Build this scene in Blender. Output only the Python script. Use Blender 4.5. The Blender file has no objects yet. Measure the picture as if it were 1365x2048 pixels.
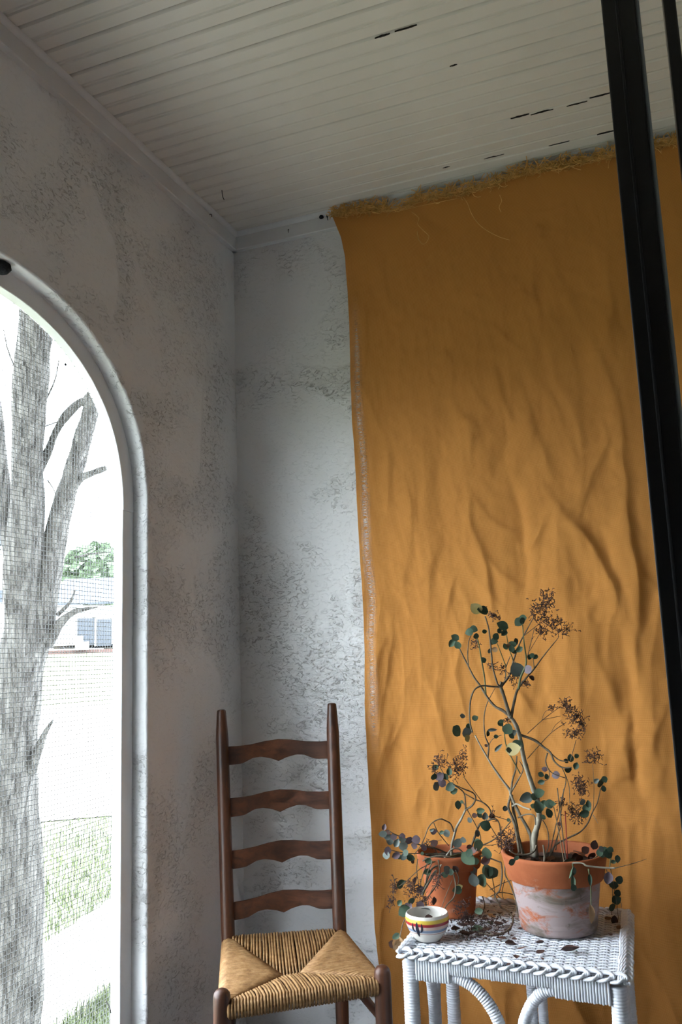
import bpy, bmesh, math, random
import numpy as np
from mathutils import Vector, Matrix, noise as mnoise
random.seed(7)
PI = math.pi
scn = bpy.context.scene
COL = scn.collection

# ------------------------------------------------------------------ camera
F = 1720.0
MR = np.array([[0.9305739569, 0.3643247810, -0.0360494742],
               [-0.0936134208, 0.1415986349, -0.9854878762],
               [-0.3539330984, 0.9204440670, 0.1658736910]])
C = np.array([1.434, -2.70, 1.22])
cam_d = bpy.data.cameras.new('camera')
cam = bpy.data.objects.new('camera', cam_d)
COL.objects.link(cam)
cam_d.sensor_fit = 'HORIZONTAL'
cam_d.sensor_width = 24.0
cam_d.lens = F / 1365.0 * 24.0
cam_d.clip_start = 0.02
cam_d.clip_end = 400
cam.matrix_world = Matrix(((MR[0][0], -MR[1][0], -MR[2][0], C[0]),
                           (MR[0][1], -MR[1][1], -MR[2][1], C[1]),
                           (MR[0][2], -MR[1][2], -MR[2][2], C[2]),
                           (0, 0, 0, 1)))
scn.camera = cam

# ------------------------------------------------------------------ light
SKY = 21.5
w = bpy.data.worlds.new('overcast_sky')
scn.world = w
w.use_nodes = True
bgn = w.node_tree.nodes['Background']
bgn.inputs[0].default_value = (0.84, 0.935, 1.04, 1)
bgn.inputs[1].default_value = SKY
scn.view_settings.view_transform = 'Standard'
scn.view_settings.look = 'None'
scn.view_settings.exposure = 0.0
scn.view_settings.gamma = 1.0
scn.view_settings.use_curve_mapping = False
scn.cycles.max_bounces = 12
scn.cycles.diffuse_bounces = 8
scn.cycles.use_denoising = True


# ------------------------------------------------------------------ pixel helpers
def ray(x, y):
    return MR.T @ np.array([x - 682.5, y - 1024.0, F])


def on(x, y, axis, val):
    d = ray(x, y)
    return C + d * ((val - C[axis]) / d[axis])


def dep(x, y, depth):
    return C + ray(x, y) / F * depth


def depth_of(p):
    return float(MR[2] @ (np.array(p) - C))


def onplane(x, y, p, n):
    d = ray(x, y)
    return C + d * (((np.array(p) - C) @ n) / (d @ n))


# ------------------------------------------------------------------ object helpers
def link(o, parent=None):
    COL.objects.link(o)
    if parent is not None:
        o.parent = parent
    return o


def tag(o, label=None, cat=None, group=None, kind=None):
    if label: o['label'] = label
    if cat: o['category'] = cat
    if group: o['group'] = group
    if kind: o['kind'] = kind
    return o


def empty(name, loc, label=None, cat=None, group=None, kind=None):
    o = bpy.data.objects.new(name, None)
    o.location = Vector(loc)
    o.empty_display_size = 0.05
    link(o)
    return tag(o, label, cat, group, kind)


class MB:
    """collects shapes for ONE mesh"""
    def __init__(self):
        self.v = []; self.f = []; self.uv = None

    def add(self, vs, fs):
        n = len(self.v)
        self.v += [tuple(float(c) for c in p) for p in vs]
        self.f += [tuple(i + n for i in q) for q in fs]
        return self

    def box(self, lo, hi):
        x0, y0, z0 = lo; x1, y1, z1 = hi
        return self.add([(x0, y0, z0), (x1, y0, z0), (x1, y1, z0), (x0, y1, z0), (x0, y0, z1), (x1, y0, z1), (x1, y1, z1), (x0, y1, z1)],
                        [(0, 3, 2, 1), (4, 5, 6, 7), (0, 1, 5, 4), (1, 2, 6, 5), (2, 3, 7, 6), (3, 0, 4, 7)])

    def tube(self, pts, rad, n=8, cap=True, twist=0.0, flat=1.0):
        pts = [Vector(p) for p in pts]
        m = len(pts)
        if not hasattr(rad, '__len__'):
            rad = [rad] * m
        vs = []; fs = []
        ref = None
        for i, p in enumerate(pts):
            t = (pts[min(i + 1, m - 1)] - pts[max(i - 1, 0)])
            if t.length < 1e-9: t = Vector((0, 0, 1))
            t.normalize()
            if ref is None:
                a = Vector((0, 0, 1)) if abs(t.z) < 0.9 else Vector((1, 0, 0))
                ref = a.cross(t).normalized()
            else:
                ref = (ref - t * ref.dot(t))
                if ref.length < 1e-6:
                    ref = Vector((1, 0, 0)).cross(t)
                ref.normalize()
            b = t.cross(ref)
            for k in range(n):
                an = 2 * PI * k / n + twist * i
                vs.append(p + ref * (math.cos(an) * rad[i]) + b * (math.sin(an) * rad[i] * flat))
        for i in range(m - 1):
            for k in range(n):
                k2 = (k + 1) % n
                fs.append((i * n + k, i * n + k2, (i + 1) * n + k2, (i + 1) * n + k))
        if cap:
            fs.append(tuple(range(n))[::-1])
            fs.append(tuple((m - 1) * n + k for k in range(n)))
        return self.add(vs, fs)

    def lathe(self, prof, cx=0, cy=0, n=40, wob=0.0):
        vs = []; fs = []
        m = len(prof)
        for i, (r, z) in enumerate(prof):
            for k in range(n):
                a = 2 * PI * k / n
                rr = r * (1 + wob * math.sin(2 * a + 1.0) + wob * 0.6 * math.sin(3 * a + z * 9))
                vs.append((cx + rr * math.cos(a), cy + rr * math.sin(a), z))
        for i in range(m - 1):
            for k in range(n):
                k2 = (k + 1) % n
                fs.append((i * n + k, i * n + k2, (i + 1) * n + k2, (i + 1) * n + k))
        fs.append(tuple(range(n))[::-1])
        fs.append(tuple((m - 1) * n + k for k in range(n)))
        return self.add(vs, fs)

    def grid(self, fn, nu, nv, flip=False):
        vs = [fn(i / (nu - 1), j / (nv - 1)) for j in range(nv) for i in range(nu)]
        fs = []
        for j in range(nv - 1):
            for i in range(nu - 1):
                q = (j * nu + i, j * nu + i + 1, (j + 1) * nu + i + 1, (j + 1) * nu + i)
                fs.append(q[::-1] if flip else q)
        return self.add(vs, fs)

    def mesh(self, name, mat=None, smooth=True, off=None):
        me = bpy.data.meshes.new(name)
        v = self.v
        if off is not None:
            v = [(p[0] - off[0], p[1] - off[1], p[2] - off[2]) for p in v]
        me.from_pydata(v, [], self.f)
        if smooth:
            me.polygons.foreach_set('use_smooth', [True] * len(me.polygons))
        if mat is not None:
            me.materials.append(mat)
        me.validate()
        me.update()
        return me

    def obj(self, name, mat, parent=None, smooth=True, sharp=None):
        off = parent.location if parent is not None else None
        if parent is not None and parent.parent is not None:
            off = off + parent.parent.location
        o = bpy.data.objects.new(name, self.mesh(name, mat, smooth, off))
        if smooth and sharp is not None:
            o.data.set_sharp_from_angle(angle=math.radians(sharp))
        return link(o, parent)


def bevel(o, wd, seg=2):
    b = o.modifiers.new('bevel', 'BEVEL')
    b.width = wd; b.segments = seg; b.limit_method = 'ANGLE'
    return o


def smoothpath(pts, k=4):
    """Catmull-Rom through the points"""
    P_ = [Vector(p) for p in pts]
    if len(P_) < 3: 
        return [P_[0].lerp(P_[-1], i / k) for i in range(k + 1)]
    out = []
    for i in range(len(P_) - 1):
        p0 = P_[max(i - 1, 0)]; p1 = P_[i]; p2 = P_[i + 1]; p3 = P_[min(i + 2, len(P_) - 1)]
        for s in range(k):
            t = s / k
            out.append(0.5 * ((2 * p1) + (p2 - p0) * t + (2 * p0 - 5 * p1 + 4 * p2 - p3) * t * t + (3 * p1 - p0 - 3 * p2 + p3) * t ** 3))
    out.append(P_[-1])
    return out


# ------------------------------------------------------------------ materials
class NT:
    def __init__(self, name):
        self.m = bpy.data.materials.new(name)
        self.m.use_nodes = True
        self.t = self.m.node_tree
        self.b = self.t.nodes['Principled BSDF']
        self.out = self.t.nodes['Material Output']

    def n(self, typ, **kw):
        nd = self.t.nodes.new('ShaderNode' + typ)
        for k, v in kw.items():
            if k in nd.inputs.keys() and not hasattr(nd, k):
                pass
            setattr(nd, k, v)
        return nd

    def l(self, a, b):
        self.t.links.new(a, b)

    def coord(self, kind='Object', scale=(1, 1, 1), rot=(0, 0, 0), loc=(0, 0, 0)):
        tc = self.n('TexCoord')
        mp = self.n('Mapping')
        mp.inputs['Scale'].default_value = scale
        mp.inputs['Rotation'].default_value = rot
        mp.inputs['Location'].default_value = loc
        self.l(tc.outputs[kind], mp.inputs['Vector'])
        return mp.outputs['Vector']

    def noise(self, vec, scale, detail=4, rough=0.55, dist=0.0):
        nd = self.n('TexNoise')
        nd.inputs['Scale'].default_value = scale
        nd.inputs['Detail'].default_value = detail
        nd.inputs['Roughness'].default_value = rough
        nd.inputs['Distortion'].default_value = dist
        if vec is not None: self.l(vec, nd.inputs['Vector'])
        return nd.outputs['Fac']

    def ramp(self, fac, stops):
        r = self.n('ValToRGB')
        els = r.color_ramp.elements
        while len(els) < len(stops): els.new(0.5)
        for e, (p, c) in zip(els, stops):
            e.position = p
            e.color = c if len(c) == 4 else (*c, 1)
        self.l(fac, r.inputs['Fac'])
        return r.outputs['Color']

    def math(self, op, a, b=0.0, clamp=False):
        nd = self.n('Math', operation=op)
        nd.use_clamp = clamp
        for i, x in enumerate((a, b)):
            if isinstance(x, (int, float)): nd.inputs[i].default_value = x
            else: self.l(x, nd.inputs[i])
        return nd.outputs[0]

    def mix(self, fac, a, b, mode='MIX'):
        nd = self.n('MixRGB', blend_type=mode)
        for i, x in enumerate((fac, a, b)):
            if isinstance(x, (int, float)): nd.inputs[i].default_value = x
            elif isinstance(x, tuple): nd.inputs[i].default_value = x if len(x) == 4 else (*x, 1)
            else: self.l(x, nd.inputs[i])
        return nd.outputs[0]

    def bump(self, h, dist=0.002, strength=1.0, normal=None):
        nd = self.n('Bump')
        nd.inputs['Distance'].default_value = dist
        nd.inputs['Strength'].default_value = strength
        self.l(h, nd.inputs['Height'])
        if normal is not None: self.l(normal, nd.inputs['Normal'])
        return nd.outputs['Normal']

    def set(self, color=None, rough=None, normal=None, spec=None, metal=None):
        for key, x in (('Base Color', color), ('Roughness', rough), ('Normal', normal), ('Specular IOR Level', spec), ('Metallic', metal)):
            if x is None: continue
            if isinstance(x, (int, float)): self.b.inputs[key].default_value = x
            elif isinstance(x, tuple): self.b.inputs[key].default_value = x if len(x) == 4 else (*x, 1)
            else: self.l(x, self.b.inputs[key])
        return self.m


def mat_simple(name, col, rough=0.7, var=0.12, scale=12, bump=0.0, spec=0.3):
    t = NT(name)
    v = t.coord('Object')
    nz = t.noise(v, scale, 4)
    c = t.ramp(nz, [(0.3, tuple(x * (1 - var) for x in col)), (0.7, tuple(min(1, x * (1 + var)) for x in col))])
    nm = t.bump(t.noise(v, scale * 4, 3), bump) if bump else None
    return t.set(c, rough, nm, spec)


def mat_plaster():
    t = NT('painted_stucco')
    v = t.coord('Object')
    patch = t.ramp(t.noise(v, 2.6, 3, 0.6, 0.6), [(0.47, (0, 0, 0)), (0.58, (1, 1, 1))])
    vs = t.coord('Object', (1, 1, 1.6), (0.35, 0.3, 0.2))
    rough = t.noise(vs, 44, 6, 0.66, 1.4)
    fine = t.noise(v, 140, 3, 0.6)
    big = t.noise(v, 5, 2)
    amt = t.math('ADD', t.math('MULTIPLY', patch, 0.95), 0.10)
    edge = t.ramp(rough, [(0.36, (0, 0, 0)), (0.44, (0.75, 0.75, 0.75)), (0.62, (1, 1, 1))])
    h = t.math('ADD', t.math('MULTIPLY', edge, amt), t.math('MULTIPLY', fine, 0.05))
    h2 = t.math('ADD', h, t.math('MULTIPLY', big, 1.1))
    dirtn = t.ramp(rough, [(0.33, (0, 0, 0)), (0.38, (1, 1, 1)), (0.43, (0, 0, 0))])
    dirt = t.math('MULTIPLY', t.math('MULTIPLY', dirtn, amt), t.ramp(t.noise(v, 1.7, 4, 0.7), [(0.36, (0.06, 0.06, 0.06)), (0.66, (0.85, 0.85, 0.85))]))
    tone = t.ramp(t.noise(v, 1.1, 4), [(0.3, (0.76, 0.76, 0.76)), (0.75, (0.82, 0.82, 0.825))])
    c = t.mix(dirt, tone, (0.27, 0.235, 0.20))
    return t.set(c, 0.75, t.bump(h2, 0.006, 0.85), 0.25)


def mat_paint(name, col=(0.80, 0.80, 0.79), wear=0.5, scale=30, stretch=(1, 1, 1), thr=0.70):
    t = NT(name)
    v = t.coord('Object', stretch)
    n1 = t.noise(v, scale, 6, 0.65, 0.4)
    chips = t.ramp(n1, [(thr, (0, 0, 0)), (thr + 0.03, (1, 1, 1))])
    soft = t.ramp(t.noise(v, scale * 0.2, 4), [(0.3, tuple(c * 0.90 for c in col)), (0.7, col)])
    c = t.mix(t.math('MULTIPLY', chips, wear), soft, (0.16, 0.14, 0.12))
    return t.set(c, 0.5, t.bump(n1, 0.0015, 0.5), 0.35)


def mat_ceiling():
    t = NT('ceiling_board_paint')
    v = t.coord('Object', (1, 1, 1))
    vl = t.coord('Object', (1.5, 60, 10))
    oi = t.n('ObjectInfo')
    shift = t.n('VectorMath', operation='ADD')
    cmb = t.n('CombineXYZ')
    t.l(t.math('MULTIPLY', oi.outputs['Random'], 37.0), cmb.inputs[0])
    t.l(vl, shift.inputs[0]); t.l(cmb.outputs[0], shift.inputs[1])
    streak = t.noise(shift.outputs[0], 2.2, 5, 0.65)
    st = t.ramp(streak, [(0.60, (0, 0, 0)), (0.72, (1, 1, 1))])
    # dirt sits along the joints: distance to the board's edge / centre bead
    sx = t.n('SeparateXYZ'); tc = t.n('TexCoord'); t.l(tc.outputs['Object'], sx.inputs[0])
    ay = t.math('ABSOLUTE', sx.outputs[1])
    e1 = t.math('SUBTRACT', 1.0, t.math('MULTIPLY', t.math('ABSOLUTE', t.math('SUBTRACT', ay, 0.0485)), 260), True)
    e2 = t.math('MULTIPLY', t.math('SUBTRACT', 1.0, t.math('MULTIPLY', ay, 260), True), 0.55)
    near = t.math('ADD', e1, e2, True)
    lng = t.ramp(t.noise(t.coord('Object', (0.9, 3, 1), loc=(3, 0, 0)), 2.0, 4, 0.7), [(0.35, (0.10, 0.10, 0.10)), (0.62, (0.9, 0.9, 0.9))])
    d = t.math('MULTIPLY', near, t.math('MULTIPLY', lng, t.math('ADD', st, 0.55)), True)
    tone = t.ramp(t.noise(v, 1.6, 4, 0.6), [(0.3, (0.68, 0.645, 0.585)), (0.7, (0.76, 0.73, 0.67))])
    c = t.mix(d, tone, (0.20, 0.155, 0.115))
    return t.set(c, 0.55, t.bump(t.noise(v, 60, 4), 0.0008, 0.5), 0.3)


def mat_linen():
    t = NT('orange_linen')
    tc = t.n('TexCoord')
    sep = t.n('SeparateXYZ'); t.l(tc.outputs['UV'], sep.inputs[0])
    v = t.coord('UV', (1, 1, 1))

    def wave(scale, axis):
        wv = t.n('TexWave', wave_type='BANDS', bands_direction=axis)
        wv.inputs['Scale'].default_value = scale
        wv.inputs['Distortion'].default_value = 1.2
        wv.inputs['Detail'].default_value = 2
        wv.inputs['Detail Scale'].default_value = 0.6
        t.l(v, wv.inputs['Vector'])
        return wv.outputs['Fac']
    wx = wave(122, 'X'); wz = wave(108, 'Y')
    weave = t.math('MULTIPLY', t.math('ADD', wx, wz), 0.5)
    slub = t.noise(t.coord('UV', (160, 3.5, 1)), 1.6, 4, 0.6)
    slubh = t.noise(t.coord('UV', (3.5, 160, 1)), 1.6, 3, 0.6)
    big = t.noise(v, 3.0, 3, 0.5)
    base = t.ramp(big, [(0.3, (0.48, 0.190, 0.030)), (0.7, (0.55, 0.228, 0.042))])
    c1 = t.mix(t.math('MULTIPLY', weave, 0.55), t.mix(1.0, base, (0.84, 0.80, 0.76), 'MULTIPLY'), (0.68, 0.362, 0.135))
    c2 = t.mix(t.ramp(slub, [(0.62, (0, 0, 0)), (0.72, (0.35, 0.35, 0.35))]), c1, (0.36, 0.15, 0.03))
    c3 = t.mix(t.ramp(slubh, [(0.66, (0, 0, 0)), (0.76, (0.22, 0.22, 0.22))]), c2, (0.66, 0.36, 0.12))
    h = t.math('ADD', weave, t.math('MULTIPLY', slub, 0.6))
    nm = t.bump(h, 0.0006, 0.6)
    t.set(c3, 0.92, nm, 0.08)
    # loosely woven strip along the selvage: threads with gaps between them
    x = sep.outputs[0]
    wob = t.math('MULTIPLY', t.math('SUBTRACT', t.noise(t.coord('UV', (0, 2.0, 0)), 1.5, 2), 0.5), 0.03)
    dx = t.math('ABSOLUTE', t.math('SUBTRACT', t.math('ADD', x, wob), 0.026))
    band = t.math('SUBTRACT', 1.0, t.math('MULTIPLY', dx, 52), True)
    gaps = t.math('GREATER_THAN', t.noise(t.coord('UV', (60, 620, 1)), 1.0, 2), 0.52)
    lenm = t.ramp(t.math('MULTIPLY', sep.outputs[1], 1 / 2.8), [(0.32, (0, 0, 0)), (0.38, (1, 1, 1)), (0.80, (1, 1, 1)), (0.88, (0, 0, 0))])
    alpha = t.math('SUBTRACT', 1.0, t.math('MULTIPLY', t.math('MULTIPLY', band, gaps), t.math('MULTIPLY', lenm, 0.8)), True)
    t.l(alpha, t.b.inputs['Alpha'])
    return t.m


def mat_wood(name, dark=(0.013, 0.0065, 0.0045), mid=(0.066, 0.022, 0.0085), lite=(0.24, 0.08, 0.018), axis=2, wear=0.5):
    t = NT(name)
    s = [14, 14, 14]; s[axis] = 1.2
    v = t.coord('Object', tuple(s))
    g = t.noise(v, 3.0, 6, 0.65, 0.5)
    c = t.ramp(g, [(0.28, dark), (0.52, mid), (0.72, tuple(m * 1.5 for m in mid))])
    s2 = [60, 60, 60]; s2[axis] = 5
    ch = t.noise(t.coord('Object', tuple(s2)), 1.2, 5, 0.7)
    c2 = t.mix(t.math('MULTIPLY', t.ramp(ch, [(0.62, (0, 0, 0)), (0.70, (1, 1, 1))]), wear), c, lite)
    bl = t.ramp(t.noise(t.coord('Object'), 7, 4), [(0.45, (0, 0, 0)), (0.65, (1, 1, 1))])
    c3 = t.mix(t.math('MULTIPLY', bl, 0.55), c2, dark)
    return t.set(c3, t.ramp(g, [(0.3, (0.32, 0.32, 0.32)), (0.7, (0.5, 0.5, 0.5))]), t.bump(g, 0.0008, 0.5), 0.45)


def mat_rush():
    t = NT('woven_rush')
    v = t.coord('Object')
    n1 = t.noise(v, 55, 5, 0.7)
    n2 = t.noise(v, 9, 3)
    c = t.ramp(n1, [(0.25, (0.11, 0.052, 0.019)), (0.5, (0.28, 0.155, 0.062)), (0.75, (0.45, 0.285, 0.135))])
    c = t.mix(t.math('MULTIPLY', n2, 0.35), c, (0.30, 0.15, 0.05))
    return t.set(c, 0.62, t.bump(n1, 0.0012, 0.6), 0.3)


def mat_terracotta(name, body):
    """body: weathered lower part with lime bloom"""
    t = NT(name)
    v = t.coord('Object')
    n1 = t.noise(v, 9, 6, 0.65, 0.4)
    n2 = t.noise(v, 45, 4, 0.6)
    clay = t.ramp(n1, [(0.3, (0.27, 0.075, 0.028)), (0.7, (0.40, 0.125, 0.05))])
    if body:
        vz = t.coord('Object', (1, 1, 2.2))
        n3 = t.noise(vz, 11, 5, 0.7, 0.8)
        bloom = t.ramp(n3, [(0.37, (0, 0, 0)), (0.50, (0.92, 0.92, 0.92))])
        c = t.mix(bloom, clay, (0.33, 0.275, 0.27))
        n4 = t.noise(t.coord('Object', (1, 1, 2.6), loc=(4, 2, 1)), 8, 5, 0.65, 0.5)
        c = t.mix(t.ramp(n4, [(0.50, (0, 0, 0)), (0.66, (0.85, 0.85, 0.85))]), c, (0.125, 0.105, 0.075))
        c = t.mix(t.ramp(n2, [(0.62, (0, 0, 0)), (0.70, (0.5, 0.5, 0.5))]), c, (0.07, 0.055, 0.04))
    else:
        c = t.mix(t.ramp(t.noise(t.coord('Object', loc=(1, 5, 2)), 14, 6, 0.7), [(0.60, (0, 0, 0)), (0.72, (0.6, 0.6, 0.6))]), clay, (0.47, 0.33, 0.27))
    return t.set(c, 0.8, t.bump(n2, 0.0008, 0.6), 0.2)


def mat_bowl():
    t = NT('striped_glaze')
    tc = t.n('TexCoord'); sp = t.n('SeparateXYZ'); t.l(tc.outputs['Object'], sp.inputs[0])
    wob = t.math('MULTIPLY', t.math('SUBTRACT', t.noise(t.coord('Object'), 22, 2), 0.5), 0.003)
    z = t.math('MULTIPLY', t.math('ADD', sp.outputs[2], wob), 1 / 0.062)
    W = (0.62, 0.59, 0.53)
    r = t.n('ValToRGB'); t.l(z, r.inputs['Fac'])
    stops = [(0.0, W), (0.355, W), (0.365, (0.22, 0.035, 0.04)), (0.395, W), (0.415, (0.55, 0.50, 0.47)), (0.43, (0.16, 0.22, 0.32)), (0.52, (0.22, 0.27, 0.36)), (0.545, (0.55, 0.40, 0.33)),
             (0.64, (0.55, 0.38, 0.32)), (0.66, (0.28, 0.018, 0.03)), (0.75, (0.31, 0.03, 0.03)), (0.77, (0.62, 0.42, 0.06)), (0.88, (0.64, 0.46, 0.08)), (0.905, W), (1.0, W)]
    els = r.color_ramp.elements
    while len(els) < len(stops): els.new(0.5)
    for e, (p, c) in zip(els, stops): e.position = p; e.color = (*c, 1)
    return t.set(r.outputs['Color'], 0.22, None, 0.5)


def mat_bark():
    t = NT('tree_bark')
    v = t.coord('Object', (14, 14, 1.8))
    n1 = t.noise(v, 3.6, 7, 0.72, 0.9)
    n2 = t.noise(t.coord('Object', (30, 30, 6)), 2.0, 4, 0.6)
    c = t.ramp(n1, [(0.36, (0.020, 0.018, 0.016)), (0.47, (0.075, 0.069, 0.062)), (0.58, (0.155, 0.147, 0.134))])
    h = t.math('ADD', n1, t.math('MULTIPLY', n2, 0.4))
    return t.set(c, 0.9, t.bump(h, 0.03, 1.0), 0.15)


def mat_leaf(name, a, b):
    t = NT(name)
    oi = t.n('ObjectInfo')
    n1 = t.noise(t.coord('Object'), 2.0, 3)
    f = t.math('ADD', t.math('MULTIPLY', n1, 0.6), t.math('MULTIPLY', oi.outputs['Random'], 0.45))
    return t.set(t.ramp(f, [(0.2, a), (0.75, b)]), 0.55, None, 0.35)


M = {}
M['plaster'] = mat_plaster()
M['trim'] = mat_paint('trim_paint', (0.74, 0.74, 0.73), 0.35, 26, thr=0.72)
M['frame'] = mat_paint('screen_frame_paint', (0.78, 0.79, 0.80), 0.6, 34, (1, 1, 0.6), 0.73)
M['ceiling'] = mat_ceiling()
M['gap'] = mat_simple('dark_joint', (0.10, 0.08, 0.065), 0.9)
M['linen'] = mat_linen()
M['fray'] = mat_simple('linen_thread', (0.74, 0.44, 0.14), 0.9, 0.2, 40)
M['wood'] = mat_wood('dark_stained_wood')
M['woodx'] = mat_wood('dark_stained_slat', axis=0, wear=0.12)
M['rush'] = mat_rush()
M['wicker'] = mat_simple('white_painted_wicker', (0.66, 0.68, 0.72), 0.5, 0.08, 25, 0.0006, 0.4)
M['wickershade'] = mat_simple('painted_weave_shade', (0.22, 0.225, 0.24), 0.9)  # dark tone stands in for shade in the gaps of the weave
M['clay'] = mat_terracotta('terracotta_rim', False)
M['claybody'] = mat_terracotta('weathered_terracotta', True)
M['soil'] = mat_simple('soil_and_gap_shade', (0.022, 0.016, 0.012), 0.95, 0.5, 60, 0.004)  # soil in the pots; on the chair seat, painted shade between cords
M['bowl'] = mat_bowl()
M['glaze'] = mat_simple('cream_glaze', (0.60, 0.575, 0.52), 0.25, 0.06, 20, 0, 0.5)
M['ink'] = mat_simple('dark_blue_glaze', (0.012, 0.014, 0.026), 0.3)
M['stem'] = mat_simple('woody_stem', (0.135, 0.108, 0.075), 0.8, 0.45, 60, 0.0015)
M['stemgreen'] = mat_simple('green_stem', (0.115, 0.135, 0.065), 0.7, 0.35, 60)
M['stempale'] = mat_simple('pale_stem', (0.28, 0.25, 0.19), 0.8, 0.3, 60)
M['dry'] = mat_simple('dried_flower', (0.075, 0.043, 0.036), 0.85, 0.5, 90)
M['bark'] = mat_bark()
M['L_green'] = mat_leaf('leaf_green', (0.036, 0.072, 0.040), (0.115, 0.175, 0.110))
M['L_dark'] = mat_leaf('leaf_dark_green', (0.020, 0.042, 0.025), (0.055, 0.09, 0.055))
M['L_purple'] = mat_leaf('leaf_purple', (0.085, 0.060, 0.075), (0.19, 0.145, 0.165))
M['L_grey'] = mat_leaf('leaf_grey_green', (0.085, 0.108, 0.095), (0.175, 0.205, 0.185))
M['L_yellow'] = mat_leaf('leaf_yellow', (0.42, 0.30, 0.05), (0.55, 0.46, 0.22))
M['L_brown'] = mat_leaf('leaf_dead_brown', (0.035, 0.016, 0.013), (0.10, 0.05, 0.038))
M['L_tan'] = mat_leaf('leaf_dry_tan', (0.30, 0.17, 0.075), (0.42, 0.27, 0.14))
M['black'] = mat_simple('black_metal', (0.006, 0.007, 0.008), 0.32, 0.2, 8, 0, 0.5)
M['gasket'] = mat_simple('grey_weatherstrip', (0.30, 0.33, 0.31), 0.6)
M['wire'] = mat_simple('galvanised_wire', (0.24, 0.25, 0.255), 0.5, 0.15, 30)
M['iron'] = mat_simple('rusty_iron', (0.02, 0.017, 0.015), 0.7)
M['grass'] = mat_simple('lawn', (0.14, 0.152, 0.085), 0.95, 0.35, 3.0)
M['blade'] = mat_simple('grass_blade', (0.060, 0.075, 0.030), 0.8, 0.5, 4.0)
M['concrete'] = mat_simple('concrete', (0.48, 0.45, 0.39), 0.9, 0.08, 4, 0.001)
M['asphalt'] = mat_simple('pale_asphalt', (0.42, 0.39, 0.34), 0.9, 0.06, 3)
M['housewall'] = mat_simple('dark_house_wall', (0.38, 0.385, 0.40), 0.8, 0.1, 6)
M['floor'] = mat_simple('porch_floor_paint', (0.12, 0.115, 0.11), 0.6, 0.15, 5)
M['siding'] = mat_simple('white_siding', (0.72, 0.72, 0.70), 0.7, 0.04, 2)
M['roof'] = mat_simple('grey_shingle', (0.050, 0.057, 0.066), 0.9, 0.12, 3)
M['brick'] = mat_simple('pale_red_brick', (0.085, 0.052, 0.044), 0.9, 0.15, 5)
M['darkglass'] = mat_simple('dark_window', (0.022, 0.028, 0.036), 0.2)
M['foliage'] = mat_simple('far_foliage', (0.075, 0.105, 0.060), 0.9, 0.3, 2)
M['stick'] = mat_simple('bamboo_stick', (0.22, 0.155, 0.085), 0.7)
M['redstick'] = mat_simple('red_stick', (0.33, 0.045, 0.03), 0.6)
M['mud'] = mat_simple('mud_nest', (0.018, 0.020, 0.024), 0.95, 0.4, 60, 0.003)

# ------------------------------------------------------------------ room shell
CEIL = 2.808
XR = 2.75          # house wall
YF = -4.9          # front end of the porch
WT = 0.092          # wall thickness
# arch opening in the left wall
AY, AA, AZ, AB, AP = -1.20, 0.632, 1.665, 0.540, 2.2
SILL = 0.22


def arch(off=0.0, n=40, cy=AY, sill=SILL):
    """outline of the opening in (y, z), from the sill at the +y jamb over the top; off > 0 shrinks it"""
    a = AA - off; b = AB - off
    pts = [(cy + a, sill + (AZ - sill) * i / 14) for i in range(15)]
    for i in range(1, n):
        t = PI * i / n
        ct, st = math.cos(t), math.sin(t)
        pts.append((cy + a * math.copysign(abs(ct) ** (2 / AP), ct), AZ + b * abs(st) ** (2 / AP)))
    pts += [(cy - a, AZ - (AZ - sill) * i / 14) for i in range(15)]
    return pts


ARCHES = [AY]


def left_wall():
    mb = MB()
    # inner and outer faces from columns, the holes follow the arches
    for x, flip in ((0.0, False), (-WT, True)):
        loops = [[Vector((x, y, z)) for y, z in ((0.2, -0.4), (0.2, CEIL + 0.1), (YF - 0.2, CEIL + 0.1), (YF - 0.2, -0.4))]]
        for k, cy in enumerate(ARCHES):
            loops.append([Vector((x, y + jit(y, z), z + jit(z, y))) for y, z in arch(-0.007 if x == 0 else 0, cy=cy)])
        from mathutils.geometry import tessellate_polygon
        flat = [p for lp in loops for p in lp]
        tri = tessellate_polygon([[Vector((p.y, p.z, 0)) for p in lp] for lp in loops])
        fs = []
        for a, b, c in tri:
            nrm = (flat[b] - flat[a]).cross(flat[c] - flat[a])
            want = 1 if not flip else -1
            fs.append((a, b, c) if nrm.x * want > 0 else (a, c, b))
        mb.add(flat, fs)
    for cy in ARCHES:
        rings = []
        for x, off in ((0.0, -0.007), (-0.0015, -0.003), (-0.005, -0.0008), (-0.010, 0.0), (-0.05, 0.0), (-WT, 0.0)):
            rings.append([(x, y + jit(y, z), z + jit(z, y)) for y, z in arch(off, cy=cy)])
        n = len(rings[0])
        vs = [p for r in rings for p in r]
        fs = []
        for i in range(len(rings) - 1):
            for k in range(n):
                k2 = (k + 1) % n
                fs.append((i * n + k2, i * n + k, (i + 1) * n + k, (i + 1) * n + k2))
        mb.add(vs, fs)
    o = mb.obj('wall_left', M['plaster'], None, True, 60)
    return tag(o, kind='structure')


def jit(a, b):
    return 0.0035 * mnoise.noise(Vector((a * 9, b * 9, 3.1))) + 0.002 * mnoise.noise(Vector((a * 30, b * 30, 1.1)))


left_wall()
tag(MB().box((-WT, 0, -0.4), (XR + 0.2, 0.2, CEIL + 0.1)).obj('wall_back', M['plaster'], None, False), kind='structure')
tag(MB().box((XR, YF - 0.2, -0.4), (XR + 0.2, 0.0, CEIL + 0.1)).obj('wall_right', M['housewall'], None, False), kind='structure')
tag(MB().box((-WT, YF - 0.2, -0.4), (XR, YF, CEIL + 0.1)).obj('wall_front', M['housewall'], None, False), kind='structure')
tag(MB().box((0.0, YF, -0.12), (XR, 0.0, 0.0)).obj('floor', M['floor'], None, False), kind='structure')

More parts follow.
